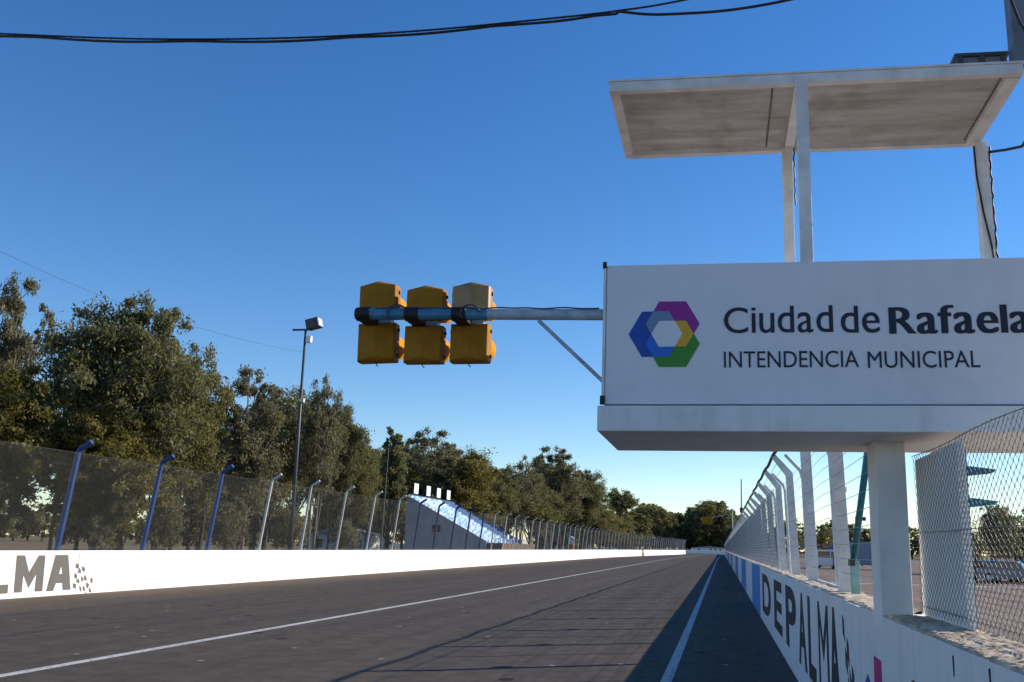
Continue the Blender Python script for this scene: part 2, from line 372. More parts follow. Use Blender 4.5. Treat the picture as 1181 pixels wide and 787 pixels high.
def sweep(path, prof, side):
    """prof (offset, z) pushed outward from path on side (+1 = right of travel)"""
    mb = MB(); n = len(prof)
    for i, (x, y) in enumerate(path):
        a = path[max(i - 1, 0)]; c = path[min(i + 1, len(path) - 1)]
        dx, dy = c[0] - a[0], c[1] - a[1]; L = math.hypot(dx, dy); nx, ny = dy / L * side, -dx / L * side
        mb.v += [(x + nx * o, y + ny * o, z) for o, z in prof]
    for i in range(len(path) - 1):
        for k in range(n):
            a = i * n + k; b_ = i * n + (k + 1) % n
            mb.f.append((a, b_, b_ + n, a + n))
    mb.f.append(tuple(range(n))); e = (len(path) - 1) * n; mb.f.append(tuple(range(e, e + n))[::-1])
    return mb

def ragged_top(y0, y1, x0, x1, z, ny, nx, amp, seed):
    """lumpy broken cap lying on a wall top"""
    r_ = np.random.default_rng(seed); mb = MB()
    H = np.zeros((ny, nx))
    for sc, am in ((1, 1.0), (3, 0.6), (9, 0.5)):
        gy, gx = max(2, ny // (10 // sc + 1)), max(2, nx)
        q = r_.random((gy + 1, gx + 1))
        iy = np.linspace(0, gy - 0.001, ny); ix = np.linspace(0, gx - 0.001, nx)
        a = iy.astype(int); bb = ix.astype(int); fy = (iy - a)[:, None]; fx = (ix - bb)[None]
        H += am * ((q[a][:, bb] * (1 - fy) + q[a + 1][:, bb] * fy) * (1 - fx) + (q[a][:, bb + 1] * (1 - fy) + q[a + 1][:, bb + 1] * fy) * fx)
    H = H / 2.1
    for j in range(ny):
        for i in range(nx):
            e = i in (0, nx - 1)
            yy_ = y0 + (y1 - y0) * j / (ny - 1); wob = 0.010 * math.sin(yy_ * 5.1 + seed) + 0.007 * math.sin(yy_ * 13.7 + 2) + 0.006 * r_.random()
            xo = x0 + (x1 - x0) * i / (nx - 1) + ((r_.random() * 0.035 - 0.02) if 0 < i < nx - 1 else (wob + 0.018) * (1 if i == 0 else -1))
            mb.v.append((xo, y0 + (y1 - y0) * j / (ny - 1), z + (amp * H[j, i] if not e else amp * 0.25 * H[j, i])))
    for j in range(ny - 1):
        for i in range(nx - 1):
            a = j * nx + i; mb.f.append((a, a + 1, a + nx + 1, a + nx))
    n0 = len(mb.v)   # skirt into the wall
    for j in range(ny):
        mb.v.append((max(mb.v[j * nx][0] + 0.004, 1.066), mb.v[j * nx][1], z - 0.03)); mb.v.append((mb.v[j * nx + nx - 1][0] - 0.004, mb.v[j * nx][1], z - 0.03))
    for j in range(ny - 1):
        mb.f.append((j * nx, (j + 1) * nx, n0 + 2 * j + 2, n0 + 2 * j)); mb.f.append((j * nx + nx - 1, n0 + 2 * j + 1, n0 + 2 * j + 3, (j + 1) * nx + nx - 1))
    return mb

# left wall
lw = thing('track_wall', 'long white wall along the far side of the track, grey MA lettering at its near end', 'wall')
sweep(LP, [(0, 0), (0, 1.325), (0.03, 1.35), (0.27, 1.35), (0.3, 1.325), (0.3, 0)], -1).build('wall_body', M['white_wall'], lw)
def on_left(u, w_, d): return (-20.297 + d, u, w_)
def left_poly(name, loops, material, parent=lw):
    me = flat_curve(name, loops, 0.0015); 
    for v_ in me.vertices: v_.co = on_left(v_.co.x, v_.co.y, v_.co.z)
    return link(name, me, material, parent)
left_poly('painted_letter', [[(23.55, 1.22), (23.95, 1.22), (23.93, 0.405), (24.72, 0.405), (24.74, 0.155), (23.50, 0.155)]], M['paint_grey'])
left_poly('painted_letter', [[(24.87, 1.217), (25.20, 1.217), (25.465, 0.732), (25.76, 1.212), (26.04, 1.212), (26.13, 0.155), (25.80, 0.16), (25.77, 0.66), (25.53, 0.264), (25.253, 0.65), (25.288, 0.161), (24.975, 0.165)]], M['paint_grey'])
left_poly('painted_letter', [[(26.47, 1.22), (27.04, 1.218), (27.37, 0.15), (27.01, 0.152), (26.945, 0.366), (26.67, 0.37), (26.59, 0.143), (26.285, 0.143)], [(26.795, 0.887), (26.886, 0.646), (26.748, 0.65)]], M['paint_grey'])
fl = []
for i in range(6):
    for j in range(5):
        if (i + j) % 2 == 0 and random.random() < 0.85:
            u = 27.45 + i * 0.155; z0 = 0.98 - j * 0.155 - 0.075 * i * 0.9 + 0.06 * math.sin(i * 1.3)
            q = lambda a: a + random.uniform(-0.02, 0.02)
            fl.append([(q(u), q(z0)), (q(u + 0.13), q(z0 - 0.06)), (q(u + 0.14), q(z0 - 0.20)), (q(u + 0.01), q(z0 - 0.14))])
left_poly('painted_flag', fl, M['paint_grey'])
left_poly('wall_joint', [[(27.56, 1.3), (27.575, 1.3), (27.60, 0.02), (27.585, 0.02)]], M['paint_grey'])
for yj in (31.8, 36.4, 41.1, 46.0, 51.2, 57.0, 63.5, 70.1):
    left_poly('wall_joint', [[(yj, 1.3), (yj + 0.010, 1.3), (yj + 0.014, 0.02), (yj + 0.002, 0.02)]], M['concrete'])

# right wall
rw = thing('track_wall', 'shaded white wall beside the near side of the track with black lettering and blue panels', 'wall')
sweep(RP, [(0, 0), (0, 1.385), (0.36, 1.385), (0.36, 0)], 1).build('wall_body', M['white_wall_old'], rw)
ragged_top(2.0, 6.52, 1.055, 1.425, 1.384, 420, 18, 0.034, 3).build('rough_cap', M['mortar'], rw, smooth=False)
ragged_top(6.93, 30.0, 1.055, 1.425, 1.384, 520, 10, 0.042, 5).build('rough_cap', M['mortar'], rw)
ragged_top(30.0, 330.0, 1.06, 1.42, 1.384, 300, 4, 0.05, 6).build('rough_cap', M['mortar'], rw)
def on_right(u, w_, d): return (1.0575 - d, u, w_)
for ch, y0, y1, z0, z1, off in (('D', 25.2, 21.0, 0.28, 1.22, 0.03), ('E', 19.7, 17.2, 0.30, 1.23, 0.03), ('P', 16.2, 14.0, 0.30, 1.25, 0.03),
                                ('A', 13.6, 12.35, 0.30, 1.255, 0.03), ('L', 12.1, 11.2, 0.30, 1.26, 0.03), ('M', 10.85, 9.85, 0.30, 1.265, 0.0), ('A', 9.75, 8.95, 0.32, 1.28, 0.03)):
    me = text_mesh('painted_letter', ch, off, 0.0015); fit(me, y0, y1, z0, z1, on_right); link('painted_letter', me, M['paint_black'], rw)
fl = []
for i in range(5):
    for j in range(6):
        if (i + j) % 2 == 0 and random.random() < 0.9:
            u = 8.68 - i * 0.13; z0 = 1.26 - j * 0.16 - 0.09 * i
            q = lambda a: a + random.uniform(-0.02, 0.02)
            fl.append([(q(u), q(z0)), (q(u - 0.12), q(z0 - 0.06)), (q(u - 0.12), q(z0 - 0.21)), (q(u), q(z0 - 0.15))])
def right_poly(name, loops, material, lift=0.0):
    me = flat_curve(name, loops, 0.0015)
    for v_ in me.vertices: v_.co = on_right(v_.co.x, v_.co.y, v_.co.z + lift)
    return link(name, me, material, rw)
right_poly('painted_flag', fl, M['paint_black'])
for y0, y1 in ((26.7, 33.5), (42.0, 51.0), (62.0, 73.0), (92.0, 108.0), (135.0, 165.0)):
    right_poly('painted_panel', [[(y0, 0.02), (y1, 0.02), (y1, 1.37), (y0, 1.37)]], M['paint_blue'])
right_poly('painted_mark', [[(7.05, 0.30), (6.97, 1.095), (6.67, 1.09), (6.68, 0.30)]], M['paint_magenta'])
right_poly('painted_mark', [[(7.55, 0.30), (7.42, 0.86), (7.29, 0.93), (7.10, 0.85), (7.12, 0.30)]], M['paint_royal'])
right_poly('painted_mark', [[(5.58 + 0.15 * math.cos(a), 0.965 + 0.145 * math.sin(a)) for a in [k * math.pi / 12 for k in range(24)]]], M['paint_black'])
for yy, zz in ((4.62, 1.30), (4.02, 1.315)):
    right_poly('rust_streak', [[(yy, zz + 0.045), (yy + 0.018, zz + 0.04), (yy + 0.012, zz - 0.05), (yy + 0.002, zz - 0.04)]], M['paint_black'])

# ------------------------------------------------------------------ fences
def diag_mesh(y0, y1, z0, z1, pitch, rad, xf):
    """straight crossing wires, both leans; xf(y, z) gives the lean of the fence plane"""
    h_ = z1 - z0; V = []; Fc = []
    starts = np.arange(y0 - h_, y1, pitch)
    for sgn in (1, -1):
        for s_ in starts:
            a, b_ = s_, s_ + h_
            ca, cb = max(a, y0), min(b_, y1)
            if cb - ca < 0.05: continue
            za, zb = z0 + (ca - a), z0 + (cb - a)
            if sgn < 0: za, zb = z1 - (ca - a), z1 - (cb - a)
            o = len(V)
            for (yy, zz) in ((ca, za), (cb, zb)):
                x = xf(yy, zz)
                V.append((x - rad, yy, zz)); V.append((x + rad * 0.5, yy + rad * 0.6, zz - rad * 0.6 * sgn)); V.append((x + rad * 0.5, yy - rad * 0.6, zz + rad * 0.6 * sgn))
            Fc += [(o, o + 1, o + 4, o + 3), (o + 1, o + 2, o + 5, o + 4), (o + 2, o, o + 3, o + 5)]
    mb = MB(); mb.v = V; mb.f = Fc; return mb

# left fence
lf = thing('safety_fence', 'tall wire mesh fence with bent top posts on the far white wall', 'fence')
def post_mesh(rad, lean, z0, zk, tipx, tipz, n=8):
    mb = MB(); k = Vector((lean, 0, zk)); 
    mb.tube([(0, 0, z0), (lean * 0.5, 0, (z0 + zk) / 2), k, k + Vector((tipx * 0.12, 0, (tipz - zk) * 0.3)), (lean + tipx, 0, tipz)], rad, n)
    return mb.mesh('post')
meL = {c: post_mesh(r_, 0.30, 1.3, 4.38, 0.42, 4.72) for c, r_ in (('blue_post', 0.085), ('post_pale', 0.062), ('navy_post', 0.075))}
for c in meL: meL[c].materials.append(M[c])
for i in range(72):
    Y = 22.45 + 4.25 * i
    c = 'blue_post' if i in (1, 2, 3) else 'navy_post' if 9 <= i <= 13 else 'post_pale'
    link('post', meL[c], None, lf, loc=(left_x(Y) - 0.15, Y, 0)).rotation_euler = (random.uniform(-0.012, 0.012), random.uniform(-0.012, 0.012), 0)
def lxf(yy, zz): return left_x(yy) - 0.15 + 0.30 * (zz - 1.3) / 3.08 + 0.07
diag_mesh(12, 150, 1.36, 4.36, 0.085, 0.0012, lxf).build('wire_mesh', M['wire'], lf, fix=False)
diag_mesh(150, 328, 1.36, 4.36, 0.17, 0.0032, lxf).build('wire_mesh', M['wire'], lf, fix=False)
mb = MB()
for zz in (1.45, 4.36): mb.tube([(lxf(y, zz) - 0.01, y, zz) for y in np.linspace(12, 328, 40)], 0.004, 4)
for fr in (): mb.tube([(left_x(y) + 0.15 + 0.42 * fr, y, 4.38 + 0.34 * fr) for y in np.linspace(12, 328, 40)], 0.0025, 4)
mb.build('tension_wire', M['wire'], lf)

# right fence
rf = thing('safety_fence', 'white steel post fence with arms bent over the near wall', 'fence')
def bent_rect():
    mb = MB(); prof = [(-0.066, -0.055), (0.066, -0.055), (0.066, 0.055), (-0.066, 0.055)]
    pts = [(0.0, 1.36), (-0.09, 3.13), (-0.36, 3.45)]; o = 0
    for i, (x, z) in enumerate(pts):
        sc = 1.0 if i < 2 else 0.7
        off = (1, 0) if i == 0 else ((0.9, 0.35) if i == 1 else (0.55, 0.75))
        for a, b_ in prof: mb.v.append((x + a * sc * off[0], b_ * sc, z + a * sc * off[1]))
    for i in range(2):
        for k in range(4):
            a = i * 4 + k; b_ = i * 4 + (k + 1) % 4; mb.f.append((a, b_, b_ + 4, a + 4))
    mb.f += [(3, 2, 1, 0), (8, 9, 10, 11)]
    return mb.mesh('post')
meP = bent_rect(); meP.materials.append(M['fence_post'])
meT = MB().box(-0.070, 0.070, -0.05, 0.05, 1.36, 4.6).mesh('post'); meT.materials.append(M['fence_post'])
for i in range(96):
    Y = 10.0 + 3.35 * i
    if i < 2: o = link('post', meT, None, rf, loc=(1.31, Y, 0)); o.rotation_euler = (0, -0.035, 0)
    else: link('post', meP, None, rf, loc=(1.29, Y, 0)).rotation_euler = (random.uniform(-0.008, 0.008), random.uniform(-0.008, 0.008), 0)
for Y in (11.15, 14.9):
    mb = MB(); mb.tube([(1.33, Y, 1.38), (1.29, Y, 2.9), (1.25, Y, 3.05), (1.02, Y, 3.3)], 0.028, 8); mb.build('pipe_post', M['fence_post'], rf)
for k in range(36):
    Y = 18.4 + 3.35 * k; MB().tube([(1.31, Y, 1.38), (1.245, Y, 2.95), (1.21, Y, 3.06), (1.0, Y, 3.28)], 0.03, 7).build('pipe_post', M['fence_post'], rf)
mb = MB(); mb.box(1.285, 1.315, 10.0, 11.15, 2.42, 2.47); mb.box(1.29, 1.32, 10.05, 13.35, 1.40, 1.43); mb.build('cross_bar', M['fence_post'], rf)
mb = MB()
for zz in np.arange(1.60, 3.1, 0.14): mb.tube([(1.24 - 0.09 * (zz - 1.36) / 1.77, y, zz + (0.012 * math.sin(y * 1.9) if y < 60 else 0)) for y in np.linspace(7.0, 330, 240)], 0.0030, 4)
for fr in (0.3, 0.62): mb.tube([(1.2 - 0.27 * fr, y, 3.17 + 0.32 * fr) for y in np.linspace(16.7, 330, 120)], 0.005, 4)
mb.build('wire_strands', M['wire_pale'], rf)
mb = MB(); pts = []
for i in range(2, 96):
    Y = 10.0 + 3.35 * i; pts.append((0.93, Y, 3.47)); pts.append((0.93, Y + 1.675, 3.425))
pts = [(0.96, 11.5, 3.52), (0.95, 14.0, 3.43)] + pts
mb.tube(pts, 0.03, 6); mb.build('top_cable', M['black'], rf)
for i in range(2, 30):   # tensioner on the rear of each of the nearer posts
    Y = 10.0 + 3.35 * i
    MB().box(1.245, 1.30, Y + 0.058, Y + 0.27, 2.56, 2.70).build('tensioner', M['fence_post'], rf)
diag_mesh(20.1, 330, 1.40, 3.12, 0.17, 0.0020, lambda yy, zz: 1.215 - 0.09 * (zz - 1.36) / 1.77).build('wire_mesh', M['wire_pale'], rf, fix=False)

# slanted brace beside the platform
br = thing('slanted_brace', 'slanted teal pole with a pale mint foot left of the platform column', 'pole')
MB().tube([(1.30, 8.35, 2.72), (1.30, 9.63, 1.70)], 0.033, 10).build('pole', M['teal'], br, smooth=True)
MB().box(1.265, 1.345, 9.50, 9.60, 1.39, 1.72).build('foot', M['mint'], br, bevel=0.006)
MB().box(1.255, 1.30, 9.49, 9.66, 1.67, 1.73).build('bracket', M['dark_steel'], br)

# near chain link panel
cl = thing('chain_link_panel', 'chain link panel standing on the near wall right of the platform column', 'fence')
mb = MB(); p = 0.038; y = 2.2; k = 0
ztop = lambda yy: 2.445 - 0.008 * (6.5 - yy) + 0.008 * math.sin(yy * 3)
bul = lambda yy, zz: 1.30 + 0.012 * math.sin(yy * 2.1 + 1) * math.sin((zz - 1.4) * 3.0)
while y < 6.5:      # hexagonal mesh: every wire runs zig zag and lies against its neighbours along short upright twists
    pts = []; z = 1.425; s_ = 1 if k % 2 else -1
    while z < ztop(y):
        yy = y + s_ * p * 0.485 + random.uniform(-0.0022, 0.0022)
        pts += [(bul(yy, z) + s_ * 0.0015, yy, z), (bul(yy, z) + s_ * 0.0015, yy, z + 0.010)]; z += 0.028 + random.uniform(-0.001, 0.001); s_ = -s_
    mb.tube(pts, 0.0014, 4, caps=False); y += p; k += 1
mb.build('wire_mesh', M['wire'], cl, fix=False)
mb = MB()
for zf in (0.035, 0.5, 1.0): mb.tube([(1.303, yy, 1.43 + (ztop(yy) - 1.43) * zf) for yy in np.linspace(2.2, 6.54, 30)], 0.0028, 5)
mb.build('tension_wire', M['wire'], cl)
sh = MB().box(1.335, 1.35, 5.33, 6.60, 1.40, 2.43).build('metal_sheet', M['white_wall'], bevel=0.003)
tag(sh, 'white painted sheet standing behind the chain link panel beside the column', 'panel')
tb = thing('teal_bracket_post', 'teal bracket post poking out behind the white sheet', 'bracket', (1.462, 5.87, 0))
MB().box(-0.025, 0.025, -0.03, 0.03, 0.0, 2.44).build('post', M['teal'], tb, bevel=0.004)
for zz in (2.30, 2.11):
    MB().prism([(0.02, zz - 0.03), (0.17, zz - 0.014), (0.19, zz + 0.006), (0.02, zz + 0.026)], -0.05, 0.06, 'y').build('bracket', M['teal'], tb, bevel=0.004)

# ------------------------------------------------------------------ start platform
pf = thing('start_platform', 'white roofed starter platform on a column above the near wall, with a lettered front board', 'platform', (1.16, 6.7, 0))
bpy.context.view_layer.update()
def P(mb, name, material, parent=pf, **k):
    o = mb.build(name, material, parent, **k)
    if parent is pf: o.matrix_parent_inverse = Matrix.Translation((-1.16, -6.7, 0))
    return o
P(MB().box(1.0585, 1.265, 6.56, 6.89, 1.3, 2.56), 'column', M['white_deck'], bevel=0.008)
P(MB().box(-0.82, 2.35, 6.05, 7.31, 2.557, 2.730), 'deck', M['white_deck'], bevel=0.008)
brd = P(MB().box(-0.775, 2.30, 6.08, 6.115, 2.742, 3.722), 'sign_board', M['sign_white'], bevel=0.004)
def PB(mb, name, material, **k):      # sub-part of the board, modelled in world metres
    o = mb.build(name, material, brd, **k) if isinstance(mb, MB) else link(name, mb, material, brd)
    return o
PB(MB().box(-0.797, -0.778, 6.072, 6.13, 2.745, 3.735), 'edge_strip', M['post_white'], bevel=0.003)
PB(MB().box(-0.803, -0.776, 6.066, 6.10, 3.700, 3.745), 'corner_cap', M['black']); PB(MB().box(-0.806, -0.774, 6.066, 6.10, 2.742, 2.80), 'corner_cap', M['black'])
PB(MB().box(-0.775, 2.30, 6.083, 6.10, 2.7315, 2.741), 'gap_shadow_strip', M['dark_steel'])  # solid dark strip standing for the shadow in the slot under the board
P(MB().box(-0.775, -0.745, 6.118, 7.25, 2.732, 3.70), 'side_board', M['sign_white']); P(MB().box(2.27, 2.30, 6.118, 7.25, 2.732, 3.70), 'side_board', M['sign_white'])
def on_sign(u, w_, d): return (u, 6.0775 - d, w_)
cap = (0.0, 0.729)
def sign_text(s, x0, x1, z0, z1, off):
    probe = text_mesh('probe', 'I', 0.0); c_ = np.array([v_.co[:] for v_ in probe.vertices]); ch = c_[:, 1].max()
    me = text_mesh('lettering', s, off, 0.0012); fit(me, x0, x1, z0, z1, on_sign, ref=(0.0, ch)); PB(me, 'lettering', M['ink'])
sign_text('INTENDENCIA', 0.028, 0.908, 2.990, 3.100, 0.0); sign_text('MUNICIPAL', 0.966, 1.672, 2.984, 3.094, 0.0)
def extent(c_):
    me = text_mesh('probe', c_, 0.0); q = np.array([v_.co[:] for v_ in me.vertices]); return q[:, 0].min(), q[:, 0].max(), q[:, 1].max()
CAPH = extent('I')[2]; XH = extent('x')[2]
def warp(y):      # humanist lower case raised to the tall x height of the board's lettering
    if y <= 0: return y / CAPH
    return y / XH * 0.775 if y <= XH else 0.775 + (y - XH) / (extent_d - XH) * 0.275
extent_d = extent('d')[2]
def spaced(word, x0, x1, zb, capz, bw, gap):
    """one mesh per letter; bw thickens every stem by laying strokes a hair apart"""
    ex = [extent(c_) for c_ in word]; kern = [(-0.055 if c_ == 'f' else 0) + (-0.03 if c_ in 'R' else 0) + (-0.03 if word[i_ + 1:i_ + 2] == 'f' else 0) for i_, c_ in enumerate(word)]
    tot = sum(e[1] - e[0] for e in ex) + len(word) * bw + (len(word) - 1) * gap + sum(kern[:-1])
    sc_ = (x1 - x0) / tot; xc = x0
    for c_, e, kn in zip(word, ex, kern):
        rec = MB(); n_ = 4 if bw > 0.03 else 2
        for q in range(n_):
            me = text_mesh('lettering', c_, 0.0, 0.0005)
            vs = []
            for v_ in me.vertices:
                w_ = v_.co.y / CAPH if c_.isupper() else warp(v_.co.y)
                vs.append((xc + (v_.co.x - e[0] + bw * q / (n_ - 1)) * sc_, 6.0772 - v_.co.z - 0.0005 * q, zb + w_ * (capz - zb)))
            rec.add(vs, [tuple(p.vertices) for p in me.polygons])
        PB(rec, 'lettering', M['ink'], fix=False); xc += (e[1] - e[0] + bw + gap + kn) * sc_
spaced('Ciudad', 0.030, 0.752, 3.228, 3.404, 0.012, 0.085); spaced('de', 0.802, 1.054, 3.222, 3.398, 0.012, 0.085)
spaced('Rafaela', 1.112, 2.005, 3.212, 3.392, 0.060, 0.040)
def hexa(cx, cz, r_): return [(cx + r_ * math.cos(R(60 * k)), cz + r_ * math.sin(R(60 * k))) for k in range(6)]
def clip(a, b_):
    out = a
    for i in range(len(b_)):
        p0, p1 = b_[i], b_[(i + 1) % len(b_)]; inp = out; out = []
        sd_ = lambda q: (p1[0] - p0[0]) * (q[1] - p0[1]) - (p1[1] - p0[1]) * (q[0] - p0[0])
        for j in range(len(inp)):
            A, B = inp[j - 1], inp[j]; sa, sb = sd_(A), sd_(B)
            if (sa >= 0) != (sb >= 0):
                t_ = sa / (sa - sb); out.append((A[0] + (B[0] - A[0]) * t_, A[1] + (B[1] - A[1]) * t_))
            if sb >= 0: out.append(B)
    return out
U = 0.000752; lx = lambda u: -0.618 + (u - 78) * U; lz = lambda v_: 3.459 - (v_ - 98) * 0.000772
hb, hm_, hg = hexa(lx(323), lz(400), 245 * U), hexa(lx(478), lz(310), 245 * U), hexa(lx(478), lz(490), 245 * U)
bm_, bgp, mg = clip(hb, hm_), clip(hb, hg), clip(hm_, hg); tri = clip(bm_, hg)
for poly, mt, lay in ((hb, 'lg_blue', 1), (hm_, 'lg_mag', 2), (hg, 'lg_green', 3), (bm_, 'lg_slate', 4), (bgp, 'lg_sky', 5), (mg, 'lg_gold', 6), (tri, 'sign_white', 7)):
    mb = MB(); n = len(poly); yv = 6.0795 - 0.0012 * lay
    mb.add([(a, yv, b_) for a, b_ in poly] + [(a, 6.081, b_) for a, b_ in poly], [tuple(range(n))] + [(i, (i + 1) % n, (i + 1) % n + n, i + n) for i in range(n)])
    PB(mb, 'emblem', M[mt])
for o in brd.children: o.matrix_parent_inverse = Matrix.Identity(4)
# roof
RX0, RX1, RY0, RY1 = -0.79, 2.115, 6.12, 7.33
P(MB().box(RX0, RX1, RY0, RY0 + 0.06, 5.075, 5.150), 'roof_beam', M['roof_white'], bevel=0.004)
P(MB().box(RX0, RX1, RY1 - 0.06, RY1, 5.075, 5.147), 'roof_beam', M['roof_white'], bevel=0.004)
P(MB().box(RX0, RX0 + 0.07, RY0 + 0.062, RY1 - 0.062, 5.078, 5.147), 'roof_beam', M['roof_white'], bevel=0.004)
P(MB().box(RX1 - 0.10, RX1, RY0 + 0.062, RY1 - 0.062, 5.070, 5.147), 'roof_beam', M['roof_white'], bevel=0.004)
P(MB().box(0.555, 0.63, RY0 + 0.062, RY1 - 0.062, 5.078, 5.125), 'roof_beam', M['roof_white'], bevel=0.004)
mb = MB(); n = 150; xs = np.linspace(RX0 + 0.07, RX1 - 0.10, n)      # lapped sheet with shallow ribs along X
ysr = np.linspace(RY0 + 0.06, RY1 - 0.06, 60)
for j, yy in enumerate(ysr):
    zz = 5.118 + 0.006 * (1 if (j % 6) in (0, 1) else 0)
    mb.v += [(RX0 + 0.06, yy, zz), (RX1 - 0.09, yy, zz)]
mb.f = [(2 * j, 2 * j + 1, 2 * j + 3, 2 * j + 2) for j in range(59)]
P(mb, 'soffit_sheet', M['soffit'])
P(MB().box(RX0 - 0.006, RX1 + 0.006, RY0 - 0.006, RY1 + 0.006, 5.1505, 5.166), 'roof_sheet', M['roof_white'])
for xc in (0.403, RX1 - 0.112):  # wavy tube standing in for a dotted row of rivets
    mb = MB(); mb.tube([(xc + 0.007 * (1 if k % 2 else -1), RY0 + 0.10 + k * 0.0235, 5.114) for k in range(46)], 0.0038, 5)
    P(mb, 'rivet_row', M['bark'])
P(MB().box(0.552, 0.640, 6.100, 6.118, 2.74, 5.112), 'roof_post', M['roof_white'], bevel=0.004)
P(MB().box(0.530, 0.612, 7.20, 7.268, 2.732, 5.077), 'roof_post', M['roof_white'], bevel=0.004)
P(MB().box(2.065, 2.16, 7.20, 7.29, 2.732, 5.069), 'roof_post', M['roof_white'], bevel=0.004)
P(MB().box(2.19, 2.25, 6.13, 6.19, 2.732, 5.07), 'roof_post', M['roof_white'], bevel=0.004)
mb = MB(); mb.tube([(2.05, 7.19, 5.02), (2.055, 7.19, 4.75), (2.085, 7.185, 4.45), (2.13, 7.185, 4.15), (2.15, 7.185, 3.9)], 0.008, 6)
mb.tube([(2.17 + 0.006 * math.sin(k * 1.7) + random.uniform(-0.004, 0.004), 7.21, 5.02 - k * 0.035) for k in range(36)], 0.009, 6)
mb.tube([(0.625 + 0.006 * math.sin(k * 2.5), 7.20, 5.06 - k * 0.045) for k in range(12)], 0.006, 6)
P(mb, 'loose_cable', M['black'])

# flat floodlight lying on the roof
fd = thing('roof_floodlight', 'flat dark framed floodlight lying on the platform roof', 'floodlight', (1.90, 6.42, 5.166))
MB().box(-0.19, 0.19, -0.12, 0.12, 0.160, 0.185).build('frame', M['dark_steel'], fd, bevel=0.003)
MB().box(-0.165, 0.165, -0.10, 0.10, 0.115, 0.159).build('body', M['grey_steel'], fd, bevel=0.003)
for sx in (-0.15, 0.0, 0.15): MB().box(sx - 0.02, sx + 0.02, -0.115, -0.09, 0.0, 0.16).build('foot', M['dark_steel'], fd)
rm = thing('roof_mast', 'dark square steel mast rising from the right corner of the platform roof', 'mast', (2.10, 6.20, 5.166))
MB().box(-0.030, 0.100, -0.05, 0.07, 0.012, 1.6).build('tube', M['grey_steel'], rm, bevel=0.006)
MB().box(-0.06, 0.10, -0.065, 0.085, 0.0, 0.011).build('base_plate', M['dark_steel'], rm)
cb = MB().tube([(2.02, 6.1, 6.05), (2.03, 6.09, 5.82), (2.065, 6.085, 5.60), (2.10, 6.082, 5.45), (2.17, 6.08, 5.3), (2.24, 6.08, 4.9), (2.235, 6.3, 4.78), (2.22, 6.6, 4.74), (2.20, 6.9, 4.85), (2.165, 7.28, 5.0), (2.14, 7.294, 5.03)], 0.011, 8).build('power_cable', M['black'], smooth=True)
tag(cb, 'black power cable looping down past the mast to the rear corner of the platform roof', 'cable')

# ------------------------------------------------------------------ signal arm and heads
ar = thing('signal_gantry', 'long pipe arm reaching left from the platform board, blue at its outer end', 'arm', (-0.8, 6.25, 3.40))
def AR(mb, name, m_, **k):
    o = mb.build(name, m_, ar, **k); o.matrix_parent_inverse = Matrix.Translation((0.8, -6.25, -3.40)); return o
za = lambda x: 3.410 + (x + 0.8) * (-0.017)
AR(MB().tube([(-2.655, 6.25, za(-2.655)), (-1.66, 6.25, za(-1.66))], 0.044, 18), 'outer_pipe', M['pipe_blue'], smooth=False, bevel=0.0)
AR(MB().tube([(-1.72, 6.25, za(-1.72)), (-0.80, 6.25, za(-0.80))], 0.040, 18), 'inner_pipe', M['pipe_grey'])
AR(MB().tube([(-1.285, 6.25, 3.375), (-0.80, 6.25, 2.92)], 0.014, 8), 'brace', M['pipe_grey'])
AR(MB().box(-0.805, -0.79, 6.18, 6.32, 3.33, 3.49), 'mount_plate', M['dark_steel'])
mb = MB(); pts = []
for k in range(40):
    x = -2.5 + k * 0.0425; pts.append((x, 6.215 + 0.01 * math.sin(k * 1.1), za(x) + 0.034 + 0.007 * abs(math.sin(k * 0.33))))
mb.tube(pts, 0.0055, 6)
for cx in (-2.33, -1.78): mb.tube([(cx + 0.07 * math.cos(a), 6.195, za(cx) + 0.058 * math.sin(a)) for a in [k * math.pi / 8 for k in range(11)]], 0.006, 6)
AR(mb, 'arm_cable', M['dark_steel'], smooth=True)
